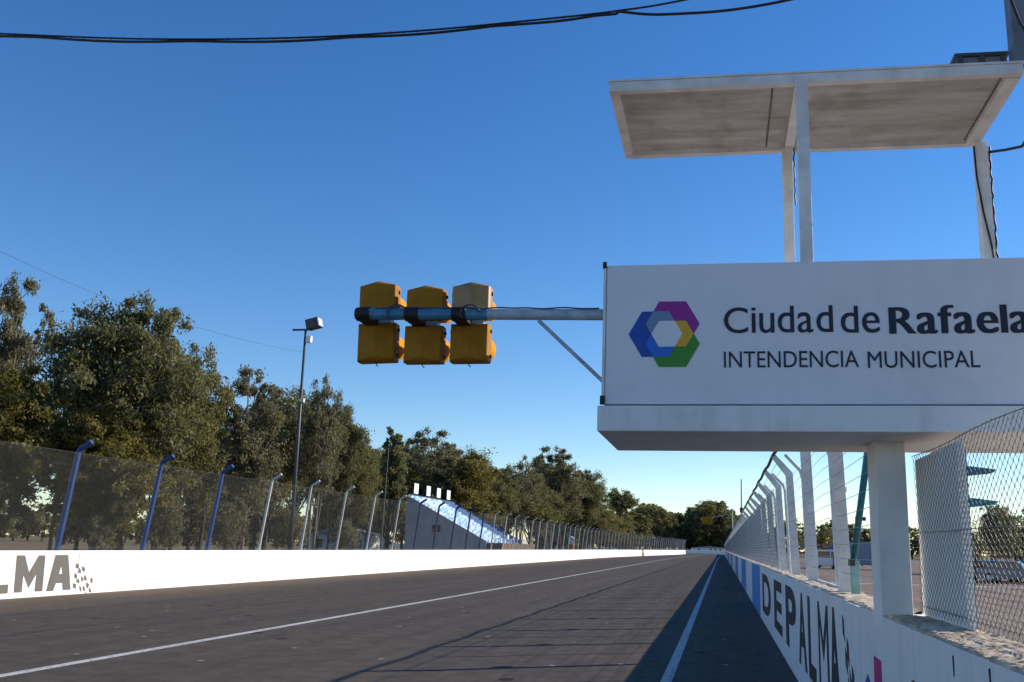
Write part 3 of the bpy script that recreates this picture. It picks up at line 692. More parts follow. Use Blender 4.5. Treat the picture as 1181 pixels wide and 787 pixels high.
def signal_head(cx, top, bot, roll, label, pale_top):
    t_ = thing('traffic_light', label, 'traffic signal', (cx, 6.52, (top + bot) / 2), 0, 'signal heads on the arm'); t_.rotation_euler = (0, roll, R(2))
    Hh = (top - bot) / 2; W = 0.147
    def sect(z0, z1, peak, name, m_):
        out = [(-W, z0), (W, z0), (W, z1), (0.0, z1 + peak), (-W, z1)]
        n = 5; ins = 0.93; cz = (z0 + z1) / 2
        front = [(a, 0.035, b_) for a, b_ in out]; back = [(a, -0.055, b_) for a, b_ in out]; rear = [(a * ins, -0.082, cz + (b_ - cz) * ins) for a, b_ in out]
        mb = MB(); mb.v = front + back + rear + [(0, -0.105, z0 + 0.035), (0, -0.105, z1 + peak * 0.6 - 0.02)]
        for L in (0, 5):
            for i in range(5): mb.f.append((L + i, L + (i + 1) % 5, L + 5 + (i + 1) % 5, L + 5 + i))
        mb.f += [(0, 1, 2, 3, 4), (10, 11, 15), (11, 12, 16, 15), (12, 13, 16), (13, 14, 16), (14, 10, 15, 16)]
        o = mb.build(name, m_, t_, bevel=0.006)
        for sx in (-1, 1):
            for zz in (z0 + 0.05, z1 - 0.05): MB().tube([(sx * (W + 0.004), -0.01, zz - 0.012), (sx * (W + 0.004), -0.01, zz + 0.012)], 0.011, 8).build('hinge', M['dark_steel'], o)
        mb = MB(); nn = 18; rr = 0.132; zc = cz      # tunnel visor, open below
        a0, a1 = R(-40), R(220)
        ring = [(rr * math.cos(a0 + (a1 - a0) * k / nn), rr * math.sin(a0 + (a1 - a0) * k / nn)) for k in range(nn + 1)]
        for dy, s_ in ((0.035, 1.0), (0.30, 1.03)):
            for a, b_ in ring:
                yv = dy if dy < 0.2 else dy - 0.09 * (0.5 - 0.5 * b_ / rr)
                mb.v.append((a * s_, yv, zc + b_ * s_))
        mb.f = [(k, k + 1, nn + 2 + k, nn + 1 + k) for k in range(nn)]
        vz = mb.build('visor', M['visor_yellow'], o); sm = vz.modifiers.new('thick', 'SOLIDIFY'); sm.thickness = 0.004
        MB().add([(0.105 * math.cos(a), 0.039, zc + 0.105 * math.sin(a)) for a in [k * math.pi / 12 for k in range(24)]] + [(0, 0.053, zc)], [(k, (k + 1) % 24, 24) for k in range(24)]).build('lens', M['lens_red'] if peak > 0.01 else M['lens_green'], o, smooth=True)
    sect(0.022, Hh - 0.035, 0.035, 'upper_section', M['yellow_pale'] if pale_top else M['yellow'])
    sect(-Hh, -0.018, 0.002, 'lower_section', M['yellow'])
    MB().box(-0.10, 0.10, -0.05, 0.03, -0.0178, 0.0218).build('coupling', M['post_pale'], t_)
    zc = za(cx) - (top + bot) / 2
    st = MB(); off = -0.030
    st.tube([(off - 0.052, -0.27, zc), (off + 0.052, -0.27, zc)], 0.052, 18); st.box(off - 0.05, off + 0.05, -0.27, -0.088, zc - 0.045, zc + 0.045)
    st.build('clamp', M['black'], t_, bevel=0.004)
    MB().tube([(-0.02, -0.02, -Hh + 0.01), (0.0, -0.04, -Hh - 0.025), (0.012, -0.04, -Hh - 0.035)], 0.004, 5).build('loose_wire', M['black'], t_)
signal_head(-2.575, 3.755, 3.125, R(-2.2), 'yellow two section signal head at the outer tip of the arm', False)
signal_head(-2.205, 3.715, 3.115, R(-0.6), 'middle yellow signal head hanging from the arm', False)
signal_head(-1.850, 3.735, 3.118, R(-0.8), 'yellow signal head with paler upper back nearest the platform', True)

# far signal on its own post
fs = thing('far_signal', 'small orange signal cluster on a post far down the near wall', 'traffic signal', (1.35, 113, 0))
MB().tube([(0, 0, 1.3), (0, 0, 6.5)], 0.06, 8).build('post', M['fence_post'], fs)
MB().tube([(0, 0, 6.0), (-3.7, 0, 5.35)], 0.04, 8).build('arm', M['pipe_grey'], fs)
for k in range(3): MB().prism([(-3.6 + 0.42 * k, 4.75), (-3.24 + 0.42 * k, 4.75), (-3.24 + 0.42 * k, 5.55), (-3.42 + 0.42 * k, 5.65), (-3.6 + 0.42 * k, 5.55)], -0.35, -0.05, 'y').build('signal_box', M['yellow'], fs)

# ------------------------------------------------------------------ cables overhead
mb = MB()
A = [(-14.5, 9, 8.6), (-11.1, 9, 8.0), (-8.657, 9, 7.751), (-6.805, 9, 7.574), (-4.946, 9, 7.477), (-3.385, 9, 7.474), (-1.983, 9, 7.531), (-1.107, 9, 7.584), (-0.343, 9, 7.674), (1.5, 9, 8.0), (4.0, 9, 8.6)]
def spline(P_, n):
    P_ = [Vector(p) for p in P_]; out = []
    for i in range(len(P_) - 1):
        p0, p1, p2, p3 = P_[max(i - 1, 0)], P_[i], P_[i + 1], P_[min(i + 2, len(P_) - 1)]
        for k in range(n):
            t_ = k / n; out.append(0.5 * ((2 * p1) + (p2 - p0) * t_ + (2 * p0 - 5 * p1 + 4 * p2 - p3) * t_ ** 2 + (3 * p1 - p0 - 3 * p2 + p3) * t_ ** 3))
    out.append(P_[-1]); return out
oc = thing('overhead_cable', 'black bundled cable sagging across the sky above the track', 'cable', (-4, 9, 7.48))
spA = spline(A, 10)
def OC(mb, name, m_):
    o = mb.build(name, m_, oc, smooth=True); o.matrix_parent_inverse = Matrix.Translation((4, -9, -7.48)); return o
OC(MB().tube(spA, 0.011, 6), 'carrier_wire', M['black'])
spB = []
for i, q in enumerate(spA):
    if q.x > -1.08: break
    spB.append(q + Vector((0, 0, -0.022 - 0.020 * abs(math.sin(i * 0.28)))))
spB += [Vector(p) for p in spline([(-1.06, 9, 7.575), (-0.75, 9, 7.522), (-0.437, 9, 7.508), (0.126, 9, 7.517), (0.776, 9, 7.602), (1.6, 9, 7.80), (3.0, 9, 8.3)], 6)]
OC(MB().tube(spB, 0.015, 6), 'black_cable', M['black'])
mb = MB()
for i in range(0, len(spA) - 1):
    q = spA[i]
    if q.x < -1.1: mb.tube([q + Vector((0.0, 0.0, 0.016)), q + Vector((0.012, 0, -0.05))], 0.004, 5)
OC(mb, 'cable_tie', M['black'])
lwire = MB().tube(spline([(-22.1, 5, 12.4), (-22.1, 14, 11.1), (-22, 24.3, 10.33), (-22, 30.7, 10.28), (-22, 38.2, 10.8), (-22, 43.3, 11.35), (-22.2, 45.75, 11.7)], 6), 0.006, 5).build('overhead_wire', M['dark_steel'])
tag(lwire, 'thin wire sagging above the left trees down to the lamp post', 'wire')

# ------------------------------------------------------------------ lamp post
lp = thing('lamp_post', 'tall dark lamp post with a square floodlight behind the far fence', 'lamp post', (-21.98, 45.8, 0))
MB().tube([(0, 0, 0), (-0.14, 0, 6.4), (-0.28, 0, 12.95)], [0.115, 0.09, 0.06], 10).build('pole', M['dark_steel'], lp, smooth=True)
MB().box(-1.02, 0.15, -0.05, 0.05, 12.93, 13.02).build('cross_arm', M['dark_steel'], lp)
hd = MB().box(-0.36, 0.36, -0.30, 0.30, -0.26, 0.26, Matrix.Translation((0.16, 0, 13.30)) @ Matrix.Rotation(R(-14), 4, 'Y')).build('floodlight', M['dark_steel'], lp, bevel=0.03)
MB().box(0.361, 0.38, -0.26, 0.26, -0.22, 0.22, Matrix.Translation((0.16, 0, 13.30)) @ Matrix.Rotation(R(-14), 4, 'Y')).build('glass', M['lamp_clear'], hd)
MB().box(-0.18, 0.10, -0.12, 0.12, 12.25, 12.62).build('control_box', M['plastic_white'], lp, bevel=0.02)
MB().box(-0.22, 0.0, -0.1, 0.1, 9.0, 9.2).build('clamp', M['post_pale'], lp)
pd = thing('utility_pole', 'thin dark pole standing among the trees left of the grandstand', 'pole', (-30, 80, 0))
MB().tube([(0, 0, 0), (0.1, 0, 10.6)], [0.10, 0.06], 8).build('pole', M['dark_steel'], pd); MB().box(-0.5, 0.7, -0.05, 0.05, 10.2, 10.28).build('cross_arm', M['dark_steel'], pd)
wp = thing('wall_pole', 'short dark pole with a yellow foot against the far wall, far down the track', 'pole', (left_x(215) + 0.12, 215, 0))
MB().tube([(0, 0, 0.7), (0, 0, 3.7)], 0.11, 8).build('pole', M['dark_steel'], wp); MB().box(-0.2, 0.25, -0.2, 0.2, 0, 0.72).build('foot', M['yellow_paint'], wp)
ms = thing('radio_mast', 'slim grey radio mast above the trees right of the track end', 'mast', (4.3, 200, 0))
MB().tube([(0, 0, 0), (0.0, 0, 10), (0.05, 0, 16.6)], [0.22, 0.16, 0.12], 6).build('mast', M['grey_steel'], ms); MB().box(-0.35, 0.35, -0.2, 0.2, 9.6, 10.6).build('equipment_box', M['dark_steel'], ms)

# ------------------------------------------------------------------ grandstand
gs = thing('grandstand', 'small sloping grandstand with blue and white seats behind the far fence', 'grandstand', (-28.5, 103, 0))
def G(mb, name, m_, parent=gs, **k):
    o = mb.build(name, m_, parent, **k); o.matrix_parent_inverse = Matrix.Translation((28.5, -103, 0)) if parent is gs else Matrix.Identity(4); return o
NR = 11; gx0, gx1, gy0, gy1 = -33.0, -24.3, 95.0, 112.0
end = [(gx0, 0.0), (gx0, 6.75)]
for k in range(NR):
    xa = gx0 + (gx1 - gx0) * (k + 1) / NR; zt = 6.35 - (6.35 - 2.0) * k / (NR - 1)
    end += [(gx0 + (gx1 - gx0) * k / NR + (0.25 if k == 0 else 0), zt), (xa, zt)]
end += [(gx1, 0.0)]
G(MB().prism(end, gy0 + 0.12, gy1 - 0.12, 'y'), 'steps', M['concrete'])
G(MB().prism([(gx0 - 0.05, 0), (gx0 - 0.05, 6.75), (gx1 + 0.1, 2.15), (gx1 + 0.1, 0)], gy0, gy0 + 0.10, 'y'), 'end_wall', M['stand_grey'])
G(MB().prism([(gx0 - 0.05, 0), (gx0 - 0.05, 6.85), (gx1 + 0.1, 2.35), (gx1 + 0.1, 0)], gy1 - 0.10, gy1, 'y'), 'end_wall', M['seat_blue'])
for yy, hh in ((gy0 + 3.6, 0.9),): G(MB().box(-30.1, -29.2, gy0 - 0.06, gy0 - 0.005, 3.0, 3.7), 'vent', M['dark_steel'])
for k in range(NR):
    x0_ = gx0 + (gx1 - gx0) * k / NR + 0.30; zt = 6.35 - (6.35 - 2.0) * k / (NR - 1)
    mb = MB(); yb, yc = gy0 + 0.35, gy1 - 0.4; xb = x0_ + 0.38
    mb.prism([(x0_ - 0.06, zt + 0.002), (xb, zt + 0.002), (xb, zt + 0.14), (x0_, zt + 0.14), (x0_, zt + 0.42), (x0_ - 0.06, zt + 0.42)], yb, yc, 'y')
    G(mb, 'bench', M['bench'])
for yy in (97.4, 101.7, 105.6, 109.6):
    bd = G(MB().box(gx0 + 0.04, gx0 + 0.10, yy - 0.70, yy + 0.70, 7.05, 8.15), 'signboard', M['plastic_white'])
    G(MB().box(gx0 - 0.08, gx0 + 0.038, yy - 0.06, yy + 0.06, 6.2, 8.2), 'board_post', M['dark_steel'])
G(MB().box(gx0 - 0.02, gx0 + 0.06, gy0 + 0.1, gy1, 6.80, 6.92), 'top_rail', M['navy_post'])
G(MB().box(gx1 + 0.105, gx1 + 1.75, gy0 + 0.2, gy1, 0, 1.98), 'front_deck', M['deck_brown'])
ch0 = None
for k, yy in enumerate((96.2, 98.8, 102.0, 105.6, 109.2)):
    if ch0 is None:
        ch0 = thing('plastic_chair', 'white plastic chair on the front deck of the grandstand, one of five in a row', 'chair', (gx1 + 0.9, yy, 1.98), R(10), 'white chairs in front of the grandstand')
        MB().box(-0.24, 0.24, -0.24, 0.24, 0.40, 0.45).build('seat', M['plastic_white'], ch0, bevel=0.02)
        MB().box(-0.27, -0.22, -0.24, 0.24, 0.451, 0.95).build('backrest', M['plastic_white'], ch0, bevel=0.02)
        for sx in (-0.2, 0.2):
            for sy in (-0.2, 0.2): MB().box(sx - 0.025, sx + 0.025, sy - 0.025, sy + 0.025, 0, 0.399).build('leg', M['plastic_white'], ch0)
    else:
        c = copy_tree(ch0); c.location = (gx1 + 0.9 + random.uniform(-0.2, 0.2), yy, 1.98); c.rotation_euler.z = R(random.uniform(-20, 25))
bt = thing('marshal_booth', 'narrow white and red booth behind the far fence right of the grandstand', 'booth', (-22.2, 138, 0))
MB().box(-0.42, 0.42, -0.42, 0.42, 0, 2.1).build('lower_body', M['red_paint'], bt); MB().box(-0.42, 0.42, -0.42, 0.42, 2.101, 2.95).build('upper_body', M['plastic_white'], bt)
MB().prism([(-0.52, 2.951), (0.52, 2.951), (0, 3.3)], -0.5, 0.5, 'y').build('roof', M['plastic_white'], bt); MB().box(0.421, 0.43, -0.28, 0.28, 2.2, 2.75).build('window', M['glass'], bt)

# ------------------------------------------------------------------ trees
def quads_mesh(name, cen, ax, bx):
    n = len(cen); V = np.empty((n, 4, 3), np.float32)
    V[:, 0] = cen - ax; V[:, 1] = cen - bx + ax * 0.1; V[:, 2] = cen + ax; V[:, 3] = cen + bx + ax * 0.1
    me = bpy.data.meshes.new(name); me.vertices.add(4 * n); me.loops.add(4 * n); me.polygons.add(n)
    me.vertices.foreach_set('co', V.ravel()); me.loops.foreach_set('vertex_index', np.arange(4 * n, dtype=np.int32))
    me.polygons.foreach_set('loop_start', np.arange(0, 4 * n, 4, dtype=np.int32)); me.polygons.foreach_set('loop_total', np.full(n, 4, np.int32))
    me.update(); me.validate(); return me
def make_tree(seed, H, spread, base, lobes, nclump, nleaf, lsize, leafm, barkm, conic=0.0, flat=0.0, droop=0.4, stems=1):
    """returns (trunk mesh, crown mesh): trunk forks into limbs that reach the lobes; leaf clumps fill each lobe unevenly"""
    r_ = np.random.default_rng(seed); mb = MB(); L = []
    for i in range(lobes):
        f_ = (i + 0.5) / lobes; z = base + (0.93 - base) * f_ ** 0.85
        prof = math.sin(math.pi * min(1, 0.22 + 0.72 * f_)) if not conic else (1.05 - f_)
        if flat: z = 1 - flat * (0.15 + 0.8 * r_.random()); prof = 0.9
        a = i * 2.4 + r_.random() * 1.5; rad = spread * prof * (0.15 + 0.85 * r_.random() ** 0.7) * 0.75
        sz = spread * (0.30 + 0.26 * r_.random()) * (0.6 + 0.5 * prof)
        L.append((np.array([rad * math.cos(a), rad * math.sin(a), z * H]), sz))
    tops = []
    for s_ in range(stems):
        ox, oy = (0, 0) if stems == 1 else (0.5 * math.cos(s_ * 2.5), 0.5 * math.sin(s_ * 2.5))
        lx_, ly_ = r_.normal(0, 0.02 * H, 2); top = 0.80 * H
        tr = [(ox + lx_ * t_ + 0.02 * H * math.sin(3 * t_ + s_), oy + ly_ * t_, top * t_) for t_ in np.linspace(0, 1, 8)]
        r0 = 0.020 * H / (stems ** 0.4)
        mb.tube(tr, [r0 * (1.35 if k == 0 else 1 - 0.8 * k / 7) for k in range(8)], 8); tops.append(tr)
    cen = []; 
    for i, (c, sz) in enumerate(L):
        tr = tops[i % stems]; zs_ = max(0.15 * H, c[2] - (0.20 + 0.15 * r_.random()) * H - 0.3 * np.hypot(c[0], c[1])); zs_ = min(zs_, 0.74 * H)
        q = min(6, int(zs_ / (0.80 * H) * 7)); s0 = np.array(tr[q]); mid = (s0 + c) / 2 + np.array([0, 0, -0.03 * H]) + r_.normal(0, 0.02 * H, 3)
        mb.tube([s0, mid, c, c + np.array([0, 0, sz * 0.4])], [0.0085 * H, 0.006 * H, 0.0035 * H, 0.0012 * H], 5)
        nc = max(4, int(nclump * (sz / spread) ** 2 * 9 / lobes * 0.9))
        for k in range(nc):
            d = r_.normal(size=3); d /= np.linalg.norm(d); rr = sz * (0.35 + 0.65 * r_.random() ** 0.45) * (1.0 + 0.25 * r_.normal())
            pc = c + d * rr * np.array([1, 1, 0.82]); pc[2] = max(pc[2], 0.1 * H)
            cen.append((pc, sz * (0.14 + 0.17 * r_.random())))
            if k % 4 == 0: mb.tube([c, (c + pc) / 2 + r_.normal(0, 0.1, 3), pc], [0.0028 * H, 0.002 * H, 0.0008 * H], 3, caps=False)
    per = max(3, nleaf // len(cen)); C, A_, B_ = [], [], []
    for pc, cr in cen:
        n = max(3, int(per * (0.5 + r_.random()))); d = r_.normal(size=(n, 3)) * cr * np.array([1, 1, 0.75]) * 0.62
        C.append(pc + d)
        ax = r_.normal(size=(n, 3)); ax[:, 2] -= droop; ax /= np.linalg.norm(ax, axis=1, keepdims=True)
        bx = np.cross(ax, r_.normal(size=(n, 3))); bx /= np.linalg.norm(bx, axis=1, keepdims=True) + 1e-9
        ls = lsize * (0.6 + 0.8 * r_.random((n, 1))); A_.append(ax * ls); B_.append(bx * ls * 0.42)
    cm = quads_mesh('crown', np.concatenate(C), np.concatenate(A_), np.concatenate(B_)); cm.materials.append(leafm)
    tm = mb.mesh('trunk'); tm.materials.append(barkm)
    return tm, cm
T = {}
T['broad'] = make_tree(11, 14, 5.6, 0.42, 13, 200, 42000, 0.135, M['leaf_olive'], M['bark_dark'])
T['broad_dark'] = make_tree(12, 14, 5.2, 0.40, 14, 190, 42000, 0.135, M['leaf_dark'], M['bark_dark'])
T['gum'] = make_tree(13, 14, 4.2, 0.38, 11, 150, 26000, 0.135, M['leaf_grey'], M['bark'], stems=2)
T['yellow'] = make_tree(14, 12, 4.6, 0.36, 13, 190, 34000, 0.135, M['leaf_yellow'], M['bark'])
T['slim'] = make_tree(15, 14, 3.0, 0.30, 13, 240, 15000, 0.16, M['leaf_dark'], M['bark_dark'], conic=1.0)
T['shrubby'] = make_tree(16, 6, 2.6, 0.22, 9, 150, 8000, 0.11, M['leaf_grey'], M['bark'], stems=3)
T['open'] = make_tree(17, 14, 4.6, 0.40, 11, 150, 15000, 0.14, M['leaf_grey'], M['bark'], stems=2)
T['umbrella'] = make_tree(18, 18, 4.6, 0.7, 10, 220, 7000, 0.26, M['leaf_dark'], M['bark_dark'], flat=0.33)
T['far_a'] = make_tree(19, 14, 5.8, 0.12, 13, 150, 5200, 0.36, M['leaf_dark'], M['bark_dark'])
T['far_b'] = make_tree(20, 14, 5.4, 0.12, 13, 150, 5200, 0.36, M['leaf_olive'], M['bark_dark'])
T['bare'] = make_tree(21, 7, 2.6, 0.35, 10, 130, 1500, 0.12, M['leaf_grey'], M['bark_dark'], stems=2)
SZ = {}
for k_, (tm, cm) in T.items():
    c_ = np.empty(len(cm.vertices) * 3, np.float32); cm.vertices.foreach_get('co', c_); c_ = c_.reshape(-1, 3)
    SZ[k_] = (np.percentile(c_[:, 2], 99.8), np.percentile(np.hypot(c_[:, 0], c_[:, 1]), 96) * 2)
def plant(kind, x, y, h, label, group=None, wide=1.0, cat='tree', name=None):
    o = thing(name or {'shrubby': 'shrub', 'slim': 'conifer_tree', 'umbrella': 'umbrella_tree'}.get(kind, 'broadleaf_tree'), label, cat, (x, y, 0), random.uniform(0, 6.28), group)
    s_ = h / SZ[kind][0]; o.scale = (s_ * wide, s_ * wide, s_)
    tm, cm = T[kind]; link('trunk', tm, None, o); link('crown', cm, None, o); return o
def plant_px(kind, px, Y, top, wpx, label):
    """tree on a bearing, Y metres down the track, scaled to the height and spread it has there"""
    h = float(CH + bearing(px, top)[1] * Y); wide = (wpx * Y / 1055) / (SZ[kind][1] * h / SZ[kind][0])
    return plant(kind, float(bearing(px, top)[0] * 0.5 * Y + X_of(px, Y) * 0.5), Y, h, label, None, wide * 1.16)
for a_ in (('gum', 8, 52, 326, 84, 'tall thin crowned tree at the left edge of the view, highest tip there'),
           ('yellow', 8, 45, 425, 130, 'yellow green tree at the left edge in front of the tall thin one'),
           ('broad_dark', 158, 50, 352, 176, 'broad dark tree behind the first blue fence posts, biggest crown in the row'),
           ('open', 78, 58, 402, 80, 'loose leaved tree left of the biggest dark crown'),
           ('broad', 212, 56, 398, 88, 'olive tree behind the third blue fence post'),
           ('yellow', 120, 47.5, 470, 120, 'yellow green tree low in front of the biggest dark crown'),
           ('gum', 286, 60, 428, 84, 'grey green twin stemmed tree left of the lamp post'),
           ('broad', 315, 66, 446, 100, 'olive tree just behind the lamp post'),
           ('open', 368, 64, 434, 66, 'grey green open tree just right of the lamp post'),
           ('broad_dark', 385, 78, 470, 70, 'dark rounded tree above the last pale posts before the grandstand'),
           ('broad', 412, 88, 508, 50, 'low olive tree left of the utility pole'),
           ('slim', 450, 108, 494, 50, 'dark pointed conifer rising left of the grandstand signboards'),
           ('gum', 495, 122, 498, 78, 'tall airy tree directly behind the grandstand signboards'),
           ('yellow', 478, 120, 545, 62, 'yellow green tree low behind the left end of the grandstand'),
           ('yellow', 540, 126, 522, 76, 'yellow green tree behind the middle of the grandstand'),
           ('broad_dark', 574, 136, 540, 62, 'dark tree behind the right end of the grandstand'),
           ('open', 600, 146, 528, 56, 'loose topped tree rising right of the grandstand'),
           ('broad', 612, 152, 548, 66, 'olive tree in the middle of the row right of the grandstand'),
           ('gum', 636, 166, 516, 60, 'tallest tree of the clump above the booth'),
           ('broad_dark', 648, 172, 536, 60, 'dark tree in the tall clump above the booth'),
           ('broad_dark', 674, 182, 543, 40, 'dark tree at the right end of the tall clump'),
           ('broad', 692, 205, 585, 46, 'lower olive tree just right of the tall clump'),
           ('umbrella', 715, 255, 563, 32, 'lone flat topped tree on a bare stem right of the tall clump')):
    plant_px(*a_)
for (px, Y, h_) in [(112, 47, 5.4), (182, 50, 4.6), (268, 54, 4.4), (395, 66, 3.6), (330, 60, 4.2)]:
    plant('shrubby', X_of(px, Y), Y, h_, 'bushy young growth under the tree row behind the far fence', 'young growth under the tree row', 0.8, 'shrub')
for i, (px, Y, top, wpx, kd) in enumerate(((120, 72, 455, 110, 'broad_dark'), (190, 70, 440, 110, 'broad'), (240, 76, 478, 80, 'broad_dark'), (268, 84, 486, 70, 'broad'), (300, 84, 462, 90, 'broad_dark'),
                       (345, 86, 450, 80, 'broad'), (372, 96, 470, 70, 'broad_dark'), (398, 98, 492, 60, 'broad'), (425, 112, 520, 56, 'broad_dark'), (440, 130, 520, 60, 'broad'), (468, 135, 512, 60, 'broad_dark'), (515, 140, 512, 60, 'broad_dark'),
                       (532, 150, 520, 56, 'broad'), (556, 158, 538, 50, 'broad_dark'), (588, 165, 545, 50, 'broad'), (620, 185, 530, 50, 'broad_dark'), (662, 195, 545, 46, 'broad'), (684, 215, 580, 40, 'broad_dark'), (703, 240, 590, 40, 'broad'), (722, 262, 596, 40, 'far_a'), (738, 300, 592, 36, 'far_b'))):
    o = plant_px(kd, px, Y, top, wpx, 'tree of the rear rank behind the row along the far fence'); o['group'] = 'rear rank of trees'
for i in range(24):
    y = 90 + i * 7; x = -62 - 8 * random.random() - (8 if i % 2 else 0) + 0.12 * (y - 60)
    if y > 200: x = -32 - 10 * random.random() + 0.02 * (y - 200)
    plant(random.choice(('far_a', 'far_b')), x, y, random.uniform(9, 12.5), 'tree of the rear rank behind the row along the far fence', 'rear rank of trees', random.uniform(0.8, 1.1))
for i in range(70):        # trees closing the view at the end of the straight
    px = 690 + (i * 2.5) + random.uniform(-1.5, 1.5); Y = random.uniform(520, 640)
    topy = 592 + 6 * math.sin(px * 0.09) + random.uniform(-3, 7) - (3 if 798 < px < 828 else 0)
    plant(random.choice(('far_a', 'far_b', 'far_a')), X_of(px, Y), Y, 1.8 + (634 - topy) * Y / 1055, 'dark tree in the far belt beyond the end of the straight', 'far belt of trees', random.uniform(0.75, 1.2))
for i in range(70):        # low line far left, seen under the crowns, and far right beyond the paddock
    a = R(-46 + 52 * i / 60.0 * 0.75) if i < 36 else R(2.5 + (i - 36) * 0.85); D = random.uniform(300, 360)
    plant(random.choice(('far_a', 'far_b')), D * math.sin(a), D * math.cos(a), random.uniform(8, 13), 'distant low tree on the horizon line', 'distant trees on the horizon', random.uniform(1.0, 1.5))
# paddock side trees
plant('far_b', X_of(950, 150), 150, 6.0, 'rounded grey green tree behind the white van'); plant('far_b', X_of(966, 160), 160, 5.4, 'smaller tree behind the white van, to its right', wide=0.8)
plant('broad_dark', X_of(1149, 92), 92, 6.4, 'dark tree behind the parked cars seen through the chain link', wide=0.75)
plant('bare', X_of(1131, 100), 100, 5.4, 'sparse twiggy tree left of the dark tree seen through the chain link'); plant('bare', X_of(1168, 88), 88, 5.8, 'sparse twiggy tree right of the dark tree seen through the chain link')
plant('far_a', X_of(1192, 96), 96, 6.5, 'dark tree at the right edge seen through the chain link', wide=0.8)

# ------------------------------------------------------------------ low buildings
def shed(x, y, wx, wy, hh, label, roofm='shed_roof', rz=0):
    o = thing('low_shed', label, 'shed', (x, y, 0), rz)
    MB().box(-wx / 2, wx / 2, -wy / 2, wy / 2, 0, hh).build('wall', M['shed_wall'], o)
    MB().prism([(-wx / 2 - 0.3, hh + 0.002), (wx / 2 + 0.3, hh + 0.002), (0, hh + min(wx * 0.14, 1.0))], -wy / 2 - 0.3, wy / 2 + 0.3, 'y').build('roof', M[roofm], o)
    for k in (-0.3, 0.05, 0.32): MB().box(wx * k - 0.5, wx * k + 0.5, -wy / 2 - 0.03, -wy / 2 - 0.002, 1.0, 2.1).build('window', M['glass'], o)
    MB().box(wx * 0.18 - 0.5, wx * 0.18 + 0.45, -wy / 2 - 0.03, -wy / 2 - 0.003, 0, 2.1).build('door', M['grey_steel'], o)
    return o
shed(X_of(400, 125), 125, 9, 6, 2.8, 'low white shed seen between trunks left of the grandstand')
shed(X_of(818, 470), 470, 17, 8, 2.4, 'long low grey roofed shed below the far belt of trees')

# ------------------------------------------------------------------ vehicles in the paddock
def wheel(o, x, y, r_):
    t_ = MB().tube([(x - 0.1, y, r_), (x + 0.1, y, r_)], r_, 20).build('wheel', M['black'], o, bevel=0.02)
    MB().tube([(x - 0.108, y, r_), (x + 0.108, y, r_)], r_ * 0.6, 14).build('rim', M['rim'], t_)
def vehicle(name, label, cat, x, y, rz, paint, prof, win, wid, wheels, r_, hood_z):
    """prof: side outline (along, z); win: list of side window outlines"""
    o = thing(name, label, cat, (x, y, 0), rz)
    MB().prism(prof, -wid / 2, wid / 2, 'x').build('body', M[paint], o, bevel=0.05)
    for wo in win:
        MB().prism(wo, -wid / 2 - 0.012, wid / 2 + 0.012, 'x').build('side_window', M['glass'], o)
    L0, L1 = min(p[0] for p in prof), max(p[0] for p in prof)
    for yw in wheels:
        for sx in (-1, 1): wheel(o, sx * (wid / 2 - 0.09), yw, r_)
    for sx in (-1, 1):
        MB().box(sx * wid * 0.36 - 0.14, sx * wid * 0.36 + 0.14, L0 - 0.02, L0 + 0.05, hood_z - 0.12, hood_z + 0.06).build('headlight', M['lamp_clear'], o)
        MB().box(sx * wid * 0.40 - 0.08, sx * wid * 0.40 + 0.08, L1 - 0.05, L1 + 0.02, hood_z - 0.05, hood_z + 0.22).build('tail_light', M['tail'], o)
    return o, L0, L1
def screen(o, pts, wid):    # windscreen lying on the sloped face between two outline points
    (y0, z0), (y1, z1) = pts; n = Vector((0, -(z1 - z0), (y1 - y0))).normalized() * 0.012
    if n.z < 0: n = -n
    vs = [Vector((sx * wid * f, yy, zz)) + n for (yy, zz, f) in ((y0, z0, 0.44), (y1, z1, 0.40)) for sx in (-1, 1)]
    vs += [q - n * 2 for q in vs]
    MB().add(vs, [(0, 1, 3, 2), (4, 6, 7, 5), (0, 4, 5, 1), (2, 3, 7, 6), (0, 2, 6, 4), (1, 5, 7, 3)]).build('windscreen', M['glass'], o)
CAR = [(-2.1, 0.28), (-2.15, 0.62), (-2.0, 0.82), (-1.05, 0.95), (-0.45, 1.42), (0.75, 1.46), (1.55, 1.02), (2.05, 0.95), (2.12, 0.6), (2.08, 0.28)]
CARW = [[(-0.92, 0.98), (-0.40, 1.36), (0.15, 1.38), (0.15, 0.99)], [(0.22, 0.99), (0.22, 1.38), (0.70, 1.38), (1.30, 1.02)]]
VAN = [(-2.4, 0.3), (-2.45, 0.8), (-2.1, 1.05), (-1.45, 1.9), (-1.2, 2.02), (2.35, 2.02), (2.42, 1.0), (2.4, 0.3)]
VANW = [[(-1.85, 1.12), (-1.36, 1.82), (-0.7, 1.84), (-0.7, 1.12)], [(-0.6, 1.15), (-0.6, 1.84), (0.8, 1.84), (0.8, 1.15)], [(0.9, 1.15), (0.9, 1.84), (2.1, 1.84), (2.1, 1.15)]]
TRK = [(-3.2, 0.45), (-3.25, 1.2), (-3.1, 1.5), (-2.75, 2.3), (-1.6, 2.35), (-1.55, 2.9), (3.1, 2.9), (3.1, 0.55)]
TRKW = [[(-2.95, 1.5), (-2.66, 2.15), (-1.9, 2.18), (-1.9, 1.5)]]
o, a, b_ = vehicle('parked_van', 'white van parked in the paddock, seen between the fence posts', 'van', X_of(955, 108), 108, R(62), 'car_white', VAN, VANW, 1.9, (-1.5, 1.5), 0.34, 0.85); screen(o, ((-2.1, 1.05), (-1.45, 1.9)), 1.9)
